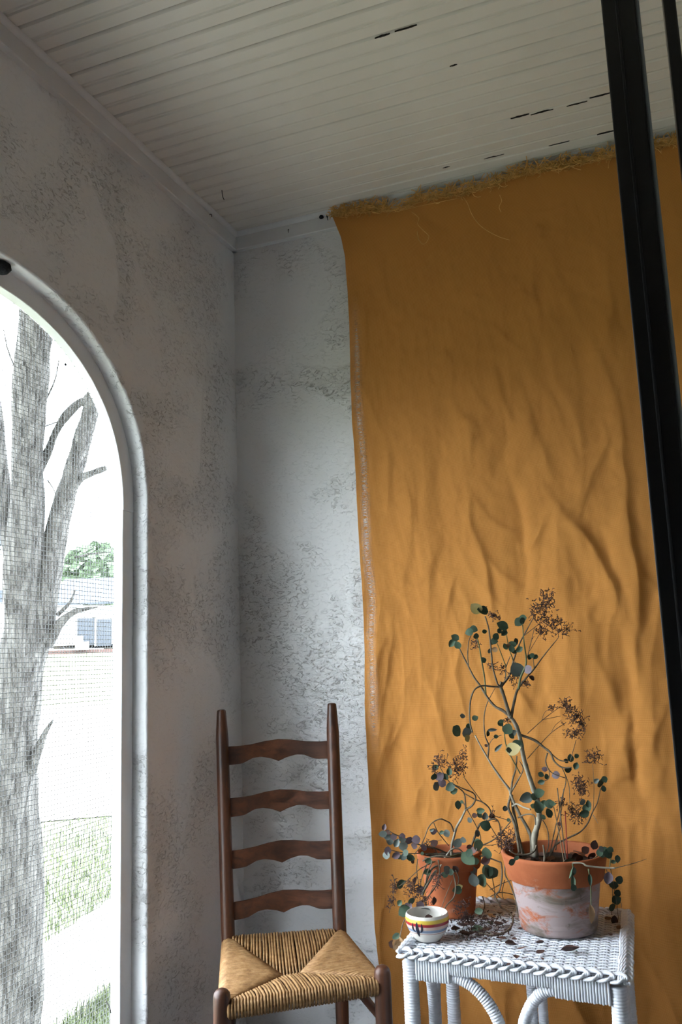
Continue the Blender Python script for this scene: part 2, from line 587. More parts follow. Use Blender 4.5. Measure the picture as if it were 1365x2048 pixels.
tag(MB().box((-0.75, YF - 0.4, CEIL + 0.10), (XR + 0.2, 0.5, CEIL + 0.16)).obj('sky_block_eave', M['trim'], None, False), kind='structure')  # unseen eave, added to cut light from high in the sky

# ceiling: backing slab, tongue-and-groove beaded boards hung under it as pieces
ceil = tag(MB().box((0, YF, CEIL + 0.004), (XR, 0, CEIL + 0.1)).obj('ceiling', M['gap'], None, False), kind='structure')
BW = 0.0987


def board_mesh():
    h = BW / 2 - 0.0013
    prof = [(-h, 0.012), (-h, 0.006), (-h + 0.005, 0.0), (-0.0085, 0.0), (-0.0055, 0.0045), (-0.0025, 0.0010), (0.0025, 0.0010), (0.0055, 0.0045), (0.0085, 0.0), (h - 0.005, 0.0), (h, 0.006), (h, 0.012)]
    mb = MB()
    nx = 24
    n = len(prof)
    vs = []; fs = []
    for i in range(nx + 1):
        x = XR * i / nx
        for y, z in prof:
            vs.append((x, y, z))
    for i in range(nx):
        for k in range(n - 1):
            fs.append((i * n + k, i * n + k + 1, (i + 1) * n + k + 1, (i + 1) * n + k))
    mb.add(vs, fs)
    me = mb.mesh('board', M['ceiling'], True)
    me.set_sharp_from_angle(angle=math.radians(20))
    return me


bm_ = board_mesh()
rb = random.Random(3)
nb = int(-YF / BW)
for i in range(nb):
    o = bpy.data.objects.new('board', bm_)
    o.location = (0, -(i + 0.5) * BW, CEIL - 0.008 + rb.uniform(-0.0012, 0.0012))
    o.rotation_euler = (rb.uniform(-0.012, 0.012), 0, 0)
    link(o, ceil)

# dark splits where the paint has peeled off the joints
rk = random.Random(9)
for x0, y0, x1, y1 in ((1022, 238, 1060, 231), (1062, 230, 1108, 221), (1180, 197, 1222, 190), (1134, 213, 1176, 205), (750, 77, 782, 71), (790, 64, 836, 54), (968, 318, 1010, 311), (1098, 292, 1140, 283), (1195, 270, 1230, 262), (886, 336, 900, 332), (900, 133, 915, 129)):
    a_ = on(x0, y0, 2, CEIL - 0.0088); b_ = on(x1, y1, 2, CEIL - 0.0088)
    L_ = b_[0] - a_[0]
    vs = []
    for k_ in range(9):
        t_ = k_ / 8
        w_ = 0.0022 * math.sin(PI * min(max(t_, .05), .95)) * rk.uniform(.5, 1.3)
        c_ = a_[1] + rk.uniform(-.0008, .0008)
        vs += [(a_[0] + L_ * t_, c_ - w_, CEIL - 0.0098), (a_[0] + L_ * t_, c_ + w_, CEIL - 0.0098), (a_[0] + L_ * t_, c_ + w_, CEIL - 0.006), (a_[0] + L_ * t_, c_ - w_, CEIL - 0.006)]
    fs = []
    for k_ in range(8):
        for m_ in range(4): fs.append((k_ * 4 + m_, k_ * 4 + (m_ + 1) % 4, k_ * 4 + 4 + (m_ + 1) % 4, k_ * 4 + 4 + m_))
    MB().add(vs, fs + [(3, 2, 1, 0), (32, 33, 34, 35)]).obj('peeled_split', M['iron'], ceil, False)

# crown boards and quarter rounds
ZB = CEIL - 0.008


def crown(name, along, lo, hi):
    mb = MB()
    t = empty(name, (0, 0, ZB - 0.07), kind='structure')
    # profile (out from wall, z)
    prof = [(0.0, ZB - 0.066), (0.018, ZB - 0.066), (0.0205, ZB - 0.063), (0.0205, ZB)]
    q = [(0.0205, ZB - 0.0145)] + [(0.0205 + 0.0145 * math.sin(a), ZB - 0.0145 * math.cos(a)) for a in [PI / 2 * k / 5 for k in range(6)]] + [(0.0205, ZB)]
    for nm, pr in (('crown_board', prof), ('quarter_round', q)):
        b = MB()
        vs = []; fs = []
        ns = 30
        for i in range(ns + 1):
            s = lo + (hi - lo) * i / ns
            for u, z in pr:
                uu = u + 0.0006 * mnoise.noise(Vector((s * 4, z * 20, 0.3)))
                vs.append((s, -uu, z) if along == 'x' else (uu, s, z))
        n = len(pr)
        for i in range(ns):
            for k in range(n - 1):
                f = (i * n + k, i * n + k + 1, (i + 1) * n + k + 1, (i + 1) * n + k)
                fs.append(f if along == 'y' else f[::-1])
        b.add(vs, fs)
        b.obj(nm, M['trim'], t, True, 35)


crown('trim_1', 'x', 0.0, XR)
crown('trim_2', 'y', YF, 0.0)

# ------------------------------------------------------------------ screen window in the arch
FX0, FX1 = -0.048, -0.080       # room face and back of the wooden frame
FWID = 0.052
win = empty('window_1', (-0.06, AY, SILL), kind='structure')
oi_, ii_ = arch(0.0, 60), arch(FWID, 60)


def frame_piece(name, i0, i1, dx=0.0):
    mb = MB()
    vs = []; fs = []
    for k in range(i0, i1 + 1):
        (yo, zo), (yi, zi) = oi_[k], ii_[k]
        wv = 0.001 * mnoise.noise(Vector((yi * 12, zi * 12, 5)))
        vs += [(FX0 + dx, yo, zo), (FX0 + dx, yi + wv + 0.003 * (1 if yi < AY else -1) * 0, zi + wv), (FX1 + dx, yi + wv, zi + wv), (FX1 + dx, yo, zo)]
    n = i1 - i0 + 1
    for i in range(n - 1):
        for k in range(4):
            k2 = (k + 1) % 4
            fs.append((i * 4 + k, i * 4 + k2, (i + 1) * 4 + k2, (i + 1) * 4 + k))
    fs += [(3, 2, 1, 0), tuple((n - 1) * 4 + k for k in range(4))]
    mb.add(vs, fs)
    bm = bmesh.new()
    o = mb.obj(name, M['frame'], win, True, 35)
    bm.from_mesh(o.data); bmesh.ops.recalc_face_normals(bm, faces=bm.faces); bm.to_mesh(o.data); bm.free()
    o.data.set_sharp_from_angle(angle=math.radians(35))
    return bevel(o, 0.002, 2)


NA = len(oi_)
frame_piece('frame_jamb', 0, 14)
frame_piece('frame_arch', 14, NA - 15, 0.0015)
frame_piece('frame_jamb', NA - 15, NA - 1)
MB().box((FX1, AY - AA + FWID, SILL), (FX0, AY + AA - FWID, SILL + 0.05)).obj('frame_sill', M['frame'], win, False)

# galvanised wire screen: square mesh of single wires, cut to the arch
PITCH = 0.0118
mb = MB()
WR = 0.00082


def half_w(z, off=0.05):
    a = AA - off; b = AB - off
    if z <= AZ: return a
    q = 1 - ((z - AZ) / b) ** AP
    return a * q ** (1 / AP) if q > 0 else 0


def top_z(y, off=0.05):
    a = AA - off; b = AB - off
    q = 1 - (abs(y - AY) / a) ** AP
    return AZ + b * q ** (1 / AP) if q > 0 else AZ


XM = -0.077


def mw(y, z):
    return (XM + 0.004 * mnoise.noise(Vector((y * 2.2, z * 2.2, 0))), y + 0.003 * mnoise.noise(Vector((z * 1.3, y * 1.3, 7))), z + 0.0045 * mnoise.noise(Vector((y * 1.5, z * 1.5, 4))))


y = AY - AA + 0.05
while y < AY + AA - 0.05:
    zt = top_z(y)
    ns = 18
    mb.tube([mw(y, SILL + (zt - SILL) * i / ns) for i in range(ns + 1)], WR, 4, False)
    y += PITCH
z = SILL + 0.01
while z < AZ + AB - 0.052:
    h = half_w(z)
    ns = 12
    mb.tube([mw(AY - h + 2 * h * i / ns, z) for i in range(ns + 1)], WR, 4, False)
    z += PITCH
scr = mb.obj('wire_screen', M['wire'], win, True)
scr['kind'] = 'stuff'

# ------------------------------------------------------------------ outdoors
GZ = -0.42
hd = ray(150, 1330); hd = np.array([hd[0], hd[1], 0]); hd /= np.linalg.norm(hd)
sd = np.array([hd[1], -hd[0], 0])


def out(d, s, z):
    p = C + hd * d + sd * s
    return (p[0], p[1], z)


tag(MB().grid(lambda u, v: (-WT - 0.0 - 70 * u, -60 + 140 * v, GZ), 2, 2).obj('lawn_ground', M['grass'], None, False), kind='structure')
U1, U2 = on(88, 1887, 2, -0.40), on(222, 1799, 2, -0.40)
L1, L2 = on(125, 2048, 2, -0.40), on(222, 1984, 2, -0.40)


def strip(name, a1, a2, b1, b2, mat, ext=14, z0=-0.46):
    da = (a2 - a1) / np.linalg.norm(a2 - a1); 
    A, B = a1 - da * ext, a2 + da * ext
    Cc, Dd = b1 - da * ext, b1 + da * (np.linalg.norm(b2 - b1) + ext)
    mb = MB()
    t = [A, B, Dd, Cc]
    lo = [(p[0], p[1], z0) for p in t]
    mb.add([tuple(p) for p in t] + lo, [(0, 1, 2, 3), (0, 4, 5, 1), (1, 5, 6, 2), (2, 6, 7, 3), (3, 7, 4, 0), (4, 7, 6, 5)])
    o = mb.obj(name, mat, None, False)
    bm = bmesh.new(); bm.from_mesh(o.data); bmesh.ops.recalc_face_normals(bm, faces=bm.faces); bm.to_mesh(o.data); bm.free()
    return tag(o, kind='structure')


strip('sidewalk', U1, U2, L1, L2, M['concrete'], 9)
# street, rising gently, and the bank of the far lawn
tag(MB().add([out(10.2, -30, GZ + .012), out(10.2, 30, GZ + .012), out(19, 30, 0.42), out(19, -30, 0.42)], [(0, 1, 2, 3)]).obj('street', M['asphalt'], None, False), kind='structure')
tag(MB().add([out(19, -30, 0.42), out(19, 30, 0.42), out(29, 30, 1.62), out(29, -30, 1.62), out(70, 30, 2.2), out(70, -30, 2.2)], [(0, 1, 2, 3), (3, 2, 4, 5)]).obj('far_lawn', M['grass'], None, False), kind='structure')

# tufts of grass on both sides of the walk: countless blades, one mesh each
rg = random.Random(11)
tree_xy = dep(30, 1700, 3.45)


def blades(name, n, fn, hmin, hmax):
    mb = MB()
    for _ in range(n):
        p = fn()
        if math.hypot(p[0] - tree_xy[0], p[1] - tree_xy[1]) < 0.30: continue
        h = rg.uniform(hmin, hmax); a = rg.uniform(0, 2 * PI); wd = rg.uniform(0.002, 0.005)
        lean = rg.uniform(0.1, 0.7) * h
        dx, dy = math.cos(a), math.sin(a)
        mb.add([(p[0] - dy * wd, p[1] + dx * wd, GZ), (p[0] + dy * wd, p[1] - dx * wd, GZ), (p[0] + dx * lean * .4 + dy * wd * .7, p[1] + dy * lean * .4 - dx * wd * .7, GZ + h * .6), (p[0] + dx * lean * .4 - dy * wd * .7, p[1] + dy * lean * .4 + dx * wd * .7, GZ + h * .6), (p[0] + dx * lean, p[1] + dy * lean, GZ + h)],
               [(0, 1, 2, 3), (3, 2, 4)])
    o = mb.obj(name, M['blade'], None, False)
    return o


dw = (U2 - U1) / np.linalg.norm(U2 - U1)
nw = np.array([-dw[1], dw[0], 0.0])
if nw @ (U1 - L1) < 0: nw = -nw
g1 = blades('grass_tufts', 5200, lambda: L1 - nw * (0.03 + abs(rg.gauss(0, 0.28))) + dw * rg.uniform(-1.2, 1.8), 0.03, 0.13)
tag(g1, 'green grass tufts growing along the porch side of the sidewalk', 'grass', kind='stuff')
g2 = blades('grass_tufts', 9000, lambda: U1 + nw * (0.03 + abs(rg.gauss(0, 1.0))) + dw * rg.uniform(-2.0, 4.5), 0.03, 0.10)
tag(g2, 'green and straw grass on the verge between sidewalk and street', 'grass', kind='stuff')

# the tree by the porch
TD = 3.45
tc0 = dep(30, 1700, TD)
tree = empty('tree', (tc0[0], tc0[1], GZ), 'old grey-barked forked tree just outside the screened arch', 'tree')


def limb(name, pts, d0=0.0, d1=0.0, n=28, k=7, rough=0.010, parent=None):
    m = len(pts)
    P3 = [Vector(dep(x, y, TD + d0 + (d1 - d0) * i / (m - 1))) for i, (x, y, hw) in enumerate(pts)]
    R3 = [hw / F * TD for _, _, hw in pts]
    pts3 = smoothpath(P3, k)
    rad = [np.interp(i / k, range(m), R3) for i in range(len(pts3))]
    mb = MB().tube(pts3, list(rad), n)
    new = []
    for i, v in enumerate(mb.v):
        c = pts3[min(i // n, len(pts3) - 1)]
        d = Vector(v) - c
        r = d.length + 1e-6
        q = Vector(v)
        s = rough * (0.9 * mnoise.noise(Vector((q.x * 14, q.y * 14, q.z * 2.5))) + 0.7 * mnoise.noise(Vector((q.x * 34, q.y * 34, q.z * 5))))
        new.append(tuple(q + d / r * min(s, r * .5)))
    mb.v = new
    return mb.obj(name, M['bark'], tree if parent is None else parent, True)


basept = (22, 2150, 60)
limb('trunk', [(26, 2420, 80), (22, 2150, 60), (22, 2048, 55), (30, 1850, 54), (32, 1720, 52), (24, 1600, 48), (28, 1480, 44), (40, 1360, 44), (48, 1270, 44), (50, 1200, 38)], n=40, k=10, rough=0.016)
limb('bough', [(44, 1290, 38), (46, 1180, 36), (50, 1080, 34), (54, 950, 31), (60, 820, 30), (67, 720, 32), (76, 620, 36), (92, 480, 34), (110, 330, 30), (140, 150, 24)], 0, -0.12, k=8, rough=0.012)
limb('bough', [(62, 1330, 26), (80, 1240, 28), (96, 1150, 25), (117, 1050, 22), (140, 960, 20), (165, 885, 19), (188, 810, 18), (215, 700, 16), (250, 560, 14), (300, 380, 11)], 0, 0.05, rough=0.010)
limb('bough', [(30, 1160, 16), (18, 1060, 17), (6, 970, 15), (-4, 880, 14), (-20, 760, 13), (-60, 600, 11)], 0.02, 0.1, rough=0.010)
limb('branch', [(78, 940, 9), (95, 905, 9), (118, 850, 8.5), (158, 806, 8), (176, 796, 8), (240, 700, 7)], 0, 0.03, n=14, rough=0.006)
limb('branch', [(140, 985, 8), (160, 958, 8), (186, 946, 7), (212, 936, 6)], 0, -0.03, n=12, rough=0.005)
limb('branch', [(95, 1290, 13), (118, 1250, 9), (145, 1226, 6), (168, 1219, 4), (196, 1214, 1.5)], 0, -0.04, n=12, rough=0.004)
limb('branch', [(60, 1540, 14), (76, 1500, 9), (88, 1470, 6), (106, 1440, 1.5)], -0.02, -0.06, n=12, rough=0.004)
limb('branch', [(115, 1230, 4), (140, 1205, 3), (150, 1180, 1.2)], 0, -0.02, n=10, rough=0.002)
limb('branch', [(60, 2030, 12), (72, 2005, 7), (80, 1975, 2)], -0.02, -0.05, n=12, rough=0.004)
for a in ([(92, 800, 2), (110, 760, 1.6), (118, 720, 1)], [(70, 860, 2), (125, 840, 1.2)], [(95, 960, 1.6), (110, 985, 1.2), (118, 1030, .8)], [(40, 760, 2), (16, 700, 1.5), (8, 660, 1)], [(185, 812, 2.5), (176, 860, 1.5)], [(150, 1115, 2), (180, 1108, 1.6), (222, 1104, 1)]):
    limb('twig', a, -0.01, -0.03, n=8, k=4, rough=0.001)

# far side of the street
HP = np.array(out(30, 0, 0)); HN = -hd


def hq(mb, x0, y0, x1, y1, dd=0.0, thick=0.3):
    """box whose front spans the given frame rectangle on the house front"""
    p = HP + hd * dd
    a = onplane(x0, y1, p, HN); b = onplane(x1, y0, p, HN)
    s0 = (a - C) @ sd; s1 = (b - C) @ sd; z0, z1 = a[2], b[2]; d0 = (p - C) @ hd
    v = [out(d0, s0, z0), out(d0, s1, z0), out(d0 + thick, s1, z0), out(d0 + thick, s0, z0), out(d0, s0, z1), out(d0, s1, z1), out(d0 + thick, s1, z1), out(d0 + thick, s0, z1)]
    return mb.add(v, [(0, 3, 2, 1), (4, 5, 6, 7), (0, 1, 5, 4), (1, 2, 6, 5), (2, 3, 7, 6), (3, 0, 4, 7)])


hb = on(190, 1300, 2, 1.7)
hpos = out(30, 0.8, 1.6)
house = empty('house', hpos, 'white house with grey roof and dark window across the street', 'house')
hq(MB(), 100, 1205, 520, 1292, 0.0, 6).obj('wall', M['siding'], house, False)
hq(MB(), 96, 1288, 520, 1318, -0.15, 6.2).obj('brick_base', M['brick'], house, False)
p0 = HP
def hp(x, y, dd):
    return tuple(onplane(x, y, HP + hd * dd, HN))
MB().add([hp(92, 1212, -0.5), hp(530, 1196, -0.5), hp(520, 1150, 3), hp(130, 1162, 3), hp(92, 1208, -0.5), hp(530, 1192, -0.5), hp(520, 1146, 3), hp(130, 1158, 3)], [(0, 3, 2, 1), (4, 5, 6, 7), (0, 1, 5, 4), (1, 2, 6, 5), (2, 3, 7, 6), (3, 0, 4, 7)]).obj('roof', M['roof'], house, False)
for a in ((154, 1236, 189, 1291), (193, 1238, 224, 1292), (268, 1236, 330, 1280)):
    o = hq(MB(), *a, -0.2, 0.3).obj('window', M['darkglass'], house, False)
hq(MB(), 189, 1234, 193, 1292, -0.26, 0.3).obj('window_post', M['siding'], house, False)
hq(MB(), 150, 1272, 166, 1296, -0.5, 0.3).obj('porch_step', M['siding'], house, False)
hq(MB(), 150, 1283, 178, 1300, -0.6, 0.3).obj('porch_step', M['siding'], house, False)
house2 = empty('house', out(24, -6, 1.0), 'white clapboard house mostly hidden behind the tree trunk', 'house')
p2 = HP.copy(); HP = np.array(out(25, 0, 0))
hq(MB(), -420, 1095, 14, 1330, 0, 5).obj('wall', M['siding'], house2, False)
MB().add([hp(-440, 1100, -0.4), hp(20, 1092, -0.4), hp(0, 1030, 2.5), hp(-420, 1030, 2.5), hp(-440, 1096, -.4), hp(20, 1088, -.4), hp(0, 1026, 2.5), hp(-420, 1026, 2.5)], [(0, 3, 2, 1), (4, 5, 6, 7), (0, 1, 5, 4), (1, 2, 6, 5), (2, 3, 7, 6), (3, 0, 4, 7)]).obj('roof', M['roof'], house2, False)
hq(MB(), -60, 1180, 6, 1206, -0.05, 0.2).obj('window', M['darkglass'], house2, False)
HP = p2


def foliage(mb, c, r, n, rr):
    for _ in range(n):
        d = Vector((rr.gauss(0, 1), rr.gauss(0, 1), rr.gauss(0, 1))).normalized() * (rr.random() ** 0.4)
        p = Vector(c) + Vector((d.x * r[0], d.y * r[0], d.z * r[1]))
        u = Vector((rr.gauss(0, 1), rr.gauss(0, 1), rr.gauss(0, 1))).normalized(); v = u.orthogonal().normalized()
        s = rr.uniform(0.12, 0.3)
        mb.add([p - u * s - v * s * .5, p + u * s - v * s * .5, p + u * s * .6 + v * s, p - u * s * .6 + v * s], [(0, 1, 2, 3)])


ftp = out(42, 1.5, 2.0)
ft = empty('far_tree', ftp, 'leafy green tree rising behind the white house roof', 'tree')
mb = MB()
cc = dep(195, 1150, 42)
foliage(mb, cc, (1.7, 1.5), 1500, random.Random(5))
fo = mb.obj('crown', M['foliage'], ft, False); fo['kind'] = 'stuff'
MB().tube([ftp, (cc[0], cc[1], cc[2] - 0.5)], [0.25, 0.15], 10).obj('trunk', M['bark'], ft)

# ------------------------------------------------------------------ curtain
CY0 = -0.034
ztop_x = [0.40, 0.421, 0.576, 0.666, 0.748, 0.879, 0.99, 1.082, 1.179, 1.305, 1.382, 1.501, 1.582, 2.6]
ztop_z = [2.770, 2.770, 2.757, 2.738, 2.755, 2.744, 2.746, 2.762, 2.759, 2.753, 2.750, 2.750, 2.749, 2.749]
lx_z = [0.02, 0.18, 0.396, 1.03, 1.40, 1.823, 1.998, 2.376, 2.60, 2.678, 2.784]
lx_x = [0.492, 0.490, 0.478, 0.479, 0.482, 0.472, 0.466, 0.470, 0.463, 0.450, 0.412]
CXR = 2.55
def _c(pts, sc, ox, oy):
    return [(ox + x / sc, oy + y / sc) for x, y in pts]


_A = (2.0526, 700, 780); _B = (1.936, 660, 260); _D = (2.0526, 700, 1400)
RIDGES = [(_c(p, *k), w_, h_) for k, p, w_, h_ in (   # traced creases: frame points, width, height (negative: valley)
    (_A, [(500, 430), (510, 540), (545, 660), (565, 740), (570, 850), (600, 960)], .015, .015),
    (_A, [(330, 760), (350, 640), (360, 560)], .013, .009), (_A, [(235, 800), (245, 640), (250, 500), (235, 400)], .015, .011),
    (_A, [(150, 260), (160, 400), (140, 500)], .013, .008), (_A, [(370, 960), (400, 840), (440, 730)], .013, .010),
    (_A, [(800, 420), (900, 530), (1000, 650), (1060, 740), (1090, 850), (1100, 960)], .021, .022),
    (_A, [(1110, 110), (1120, 280), (1150, 450), (1160, 640), (1175, 760), (1185, 900), (1170, 1060), (1160, 1200)], .017, .021),
    (_A, [(1160, 640), (1190, 730), (1240, 800), (1290, 870)], .013, .009), (_A, [(730, 60), (760, 200), (800, 300), (870, 420)], .017, .009),
    (_A, [(900, 250), (925, 285), (950, 320)], .011, .006), (_A, [(950, 500), (990, 400), (1050, 280), (1090, 160)], .015, .010),
    (_A, [(740, 680), (780, 600), (790, 560)], .010, .008), (_A, [(520, 440), (620, 560), (700, 600)], .012, .007),
    (_A, [(560, 680), (620, 760), (720, 820)], .012, .008), (_A, [(480, 880), (470, 1000), (440, 1100), (400, 1200)], .018, .013),
    (_A, [(960, 860), (990, 1000), (1030, 1150), (1060, 1300)], .023, .015), (_A, [(860, 540), (900, 700), (910, 800), (880, 900)], .018, .006),
    (_A, [(160, 1000), (120, 1150), (130, 1400)], .018, .012), (_A, [(650, 1180), (700, 1250), (760, 1340)], .013, .011),
    (_A, [(200, 900), (190, 1050), (150, 1200)], .014, .007), (_A, [(820, 760), (823, 800), (825, 830)], .008, .005),
    (_A, [(630, 40), (640, 280), (690, 450), (720, 620), (735, 720), (725, 850)], .018, -.015),
    (_A, [(1110, 960), (1130, 1100), (1150, 1300), (1160, 1430)], .028, -.020), (_A, [(440, 1000), (400, 1150), (370, 1280)], .024, -.012),
    (_A, [(1030, 560), (1080, 700), (1110, 800)], .024, -.012), (_A, [(1085, 120), (1080, 300), (1120, 420)], .02, -.010),
    (_A, [(470, 120), (510, 160), (500, 320)], .013, .007), (_A, [(520, 130), (530, 170), (545, 160)], .008, .004),
    (_B, [(1060, 480), (1085, 640), (1090, 760), (1060, 860)], .020, .010), (_B, [(720, 640), (800, 700), (810, 800), (790, 880)], .018, .008),
    (_B, [(560, 650), (575, 655), (590, 670)], .008, .004), (_B, [(600, 740), (680, 800), (760, 860)], .010, .004),
    (_B, [(540, 940), (560, 1020), (620, 1100)], .011, .006), (_B, [(640, 900), (660, 1020), (690, 1120)], .015, .010),
    (_B, [(1060, 850), (1080, 960), (1120, 1080)], .015, .010), (_B, [(385, 960), (400, 1000), (410, 1020)], .009, .005), (_B, [(850, 1000), (870, 1050), (880, 1100)], .010, .005),
    (_B, [(450, 860), (480, 940), (470, 1010)], .010, .005), (_B, [(810, 375), (830, 390), (825, 415)], .007, .006), (_B, [(790, 315), (850, 325), (930, 310)], .008, .004), (_B, [(130, 640), (150, 780), (140, 900)], .014, .006),
    (_D, [(1170, 200), (1180, 330), (1230, 480)], .028, -.020), (_D, [(1130, 60), (1120, 200), (1150, 330)], .028, .017), (_D, [(1000, 400), (1060, 520), (1080, 640)], .028, .015),
    (_D, [(190, 60), (150, 200), (120, 300)], .018, .012), (_D, [(1270, 60), (1250, 200), (1290, 330)], .016, .008), (_D, [(960, 300), (1010, 330), (1030, 400)], .014, .007), (_D, [(360, 80), (300, 130), (330, 160)], .010, .004),
)]


def curtain():
    NU, NV = 400, 460
    tag_pts = []
    U = np.linspace(0, 1, NU); V = np.linspace(0, 1, NV)
    xs = np.zeros((NV, NU)); zs = np.zeros((NV, NU))
    for j, v in enumerate(V):
        zl = 0.02 + v * (2.765 - 0.02)
        xl = np.interp(zl, lx_z, lx_x)
        xs[j] = xl + (CXR - xl) * U ** 1.15
        zt = np.interp(xs[j], ztop_x, ztop_z)
        zs[j] = 0.02 + v * (zt - 0.02)
    # ridge field in wall coordinates
    dsp = np.zeros_like(xs)
    N = mnoise.noise
    WX = np.zeros_like(xs); WZ = np.zeros_like(xs); WN = np.zeros_like(xs)
    for j in range(NV):
        for i in range(NU):
            x, z = xs[j, i], zs[j, i]
            WX[j, i] = 0.020 * N(Vector((x * 6, z * 4, 11.0))) + 0.008 * N(Vector((x * 16, z * 12, 5.0)))
            WZ[j, i] = 0.03 * N(Vector((x * 5, z * 4, 21.0)))
            WN[j, i] = N(Vector((x * 9, z * 7, 31.0)))
    X0, Z0 = xs, zs
    for pts, wd, ht in RIDGES:
        q = np.array([on(x, y, 1, CY0)[[0, 2]] for x, y in pts])
        q = np.array([[p.x, p.y] for p in smoothpath([(a, b, 0) for a, b in q], 6)])
        best = np.full(xs.shape, 9.0); sgn = np.zeros_like(xs); par = np.zeros_like(xs)
        for i in range(len(q) - 1):
            a, b = q[i], q[i + 1]; ab = b - a; L2_ = ab @ ab
            t = np.clip(((xs + WX - a[0]) * ab[0] + (zs + WZ - a[1]) * ab[1]) / L2_, 0, 1)
            dx = xs + WX - a[0] - t * ab[0]; dz = zs + WZ - a[1] - t * ab[1]
            d = np.hypot(dx, dz)
            m = d < best
            best = np.where(m, d, best); sgn = np.where(m, np.sign(dx), sgn); par = np.where(m, (i + t) / (len(q) - 1), par)
        taper = np.sin(np.clip(par, 0.02, 0.98) * PI) ** 0.5
        wloc = np.where(sgn > 0, wd * 0.85, wd * 2.3)   # steep side faces right
        mod = 0.75 + 0.45 * WN
        dsp += 0.9 * ht * mod * taper * np.exp(-(best / wloc) ** 1.5)
    mb = MB()
    vs = []
    for j in range(NV):
        v = V[j]
        for i in range(NU):
            x = xs[j, i]; z = zs[j, i]
            low = 1 - v
            wx = x + 0.05 * N(Vector((x * 2, z * 1.2, 2.2)))
            a = 0.045 * low ** 1.1 * (N(Vector((wx * 5.2, z * 0.55, 0.7))) * 0.8 + 0.45 * N(Vector((wx * 11, z * 1.0, 4.7))))
            cr = 1 - abs(N(Vector((wx * 7 + 0.5 * z, z * 2.6 + 1.5 * x, 9.1)))) * 2
            b = 0.0075 * max(cr, 0) ** 3 * (0.15 + 0.9 * low)
            cr2 = 1 - abs(N(Vector((wx * 15 - 1.5 * z, z * 4.5 + 2.5 * x, 3.1)))) * 2.2
            b += 0.0034 * max(cr2, 0) ** 3 * (0.08 + 0.9 * low)
            cr3 = 1 - abs(N(Vector((wx * 10 + 3.0 * z, z * 6.0 - 3 * x, 13.1)))) * 2.2
            b += 0.0020 * max(cr3, 0) ** 3 * (0.2 + low)
            c = 0.0030 * N(Vector((x * 22, z * 9, 1.3))) + 0.0014 * N(Vector((x * 55, z * 30, 6.3)))
            topf = min(1.0, (1 - v) * 14)
            edge = math.exp(-((x - xs[j, 0]) / 0.035) ** 2)
            d = 0.012 + (a + b + c + dsp[j, i]) * topf + 0.012 * edge * min(1, low * 3) * (0.4 + 0.6 * math.sin(z * 5.0) ** 2)
            d = max(d, 0.002 - (0.012 if z < 2.70 else 0))
            vs.append((x, CY0 - d + 0.004, z))
    fs = [(j * NU + i, j * NU + i + 1, (j + 1) * NU + i + 1, (j + 1) * NU + i) for j in range(NV - 1) for i in range(NU - 1)]
    mb.add(vs, fs)
    root = empty('linen_curtain', (1.4, CY0, 0.0), 'ochre orange linen cloth hung from the wall trim, frayed along its top edge', 'curtain')
    o = mb.obj('cloth', M['linen'], root, True)
    uvl = o.data.uv_layers.new(name='UVMap')
    li = np.zeros(len(o.data.loops), dtype=np.int32); o.data.loops.foreach_get('vertex_index', li)
    U2_ = (xs - xs[:, :1]).ravel(); V2_ = zs.ravel()
    uv = np.stack([U2_[li], V2_[li]], 1).astype(np.float32)
    uvl.data.foreach_set('uv', uv.ravel())
    return root


curt = curtain()
rf = random.Random(21)
mb = MB()
for _ in range(1700):
    x = rf.uniform(0.425, 1.75)
    if 0.63 < x < 0.70 and rf.random() < 0.75: continue
    zt = float(np.interp(x, ztop_x, ztop_z))
    dens = 0.6 + 0.6 * mnoise.noise(Vector((x * 7, 0, 0)))
    if rf.random() > dens + 0.25: continue
    L = rf.uniform(0.018, 0.058)
    p = Vector((x, CY0 - 0.010 - rf.uniform(0, 0.008), zt - 0.004))
    a = rf.gauss(0, 1.0)
    pts = [p]
    cur = rf.gauss(0, 0.55)
    for s in range(5):
        p = p + Vector((math.sin(a) * L / 5, -rf.uniform(-0.5, 1.0) * L / 8, math.cos(a) * L / 5 * 0.75))
        a += cur
        p.y = min(p.y, CY0 - 0.008); p.z = min(p.z, ZB - 0.002)
        pts.append(p)
    mb.tube(pts, rf.uniform(0.0009, 0.0016), 3, False)
for _ in range(150):      # stout curls standing up from the edge
    x = rf.choice((rf.uniform(.43, .62), rf.uniform(.72, 1.0), rf.uniform(1.0, 1.7)))
    p = Vector((x, CY0 - .014, float(np.interp(x, ztop_x, ztop_z)) - .003)); a = rf.gauss(0, .7); cu = rf.gauss(0, .5); pts = [p]
    for s_ in range(7):
        p = p + Vector((math.sin(a) * .008, rf.uniform(-.003, .0015), math.cos(a) * .007)); a += cu
        p.y = min(p.y, CY0 - .010); p.z = min(p.z, ZB - .003); pts.append(p)
    mb.tube(smoothpath(pts, 2), .0013, 4, False)
for _ in range(140):      # long tangled threads lying along the edge
    x = rf.uniform(0.43, 1.65)
    pts = []
    L = rf.uniform(0.04, 0.16)
    for s in range(8):
        xx = x + L * s / 7
        zt = float(np.interp(xx, ztop_x, ztop_z))
        pts.append((xx, CY0 - 0.012 - rf.uniform(0, 0.006), zt - 0.004 + rf.uniform(-0.012, 0.014)))
    mb.tube(smoothpath(pts, 3), 0.0007, 3, False)
fr = mb.obj('frayed_edge', M['fray'], curt, True); fr['kind'] = 'stuff'
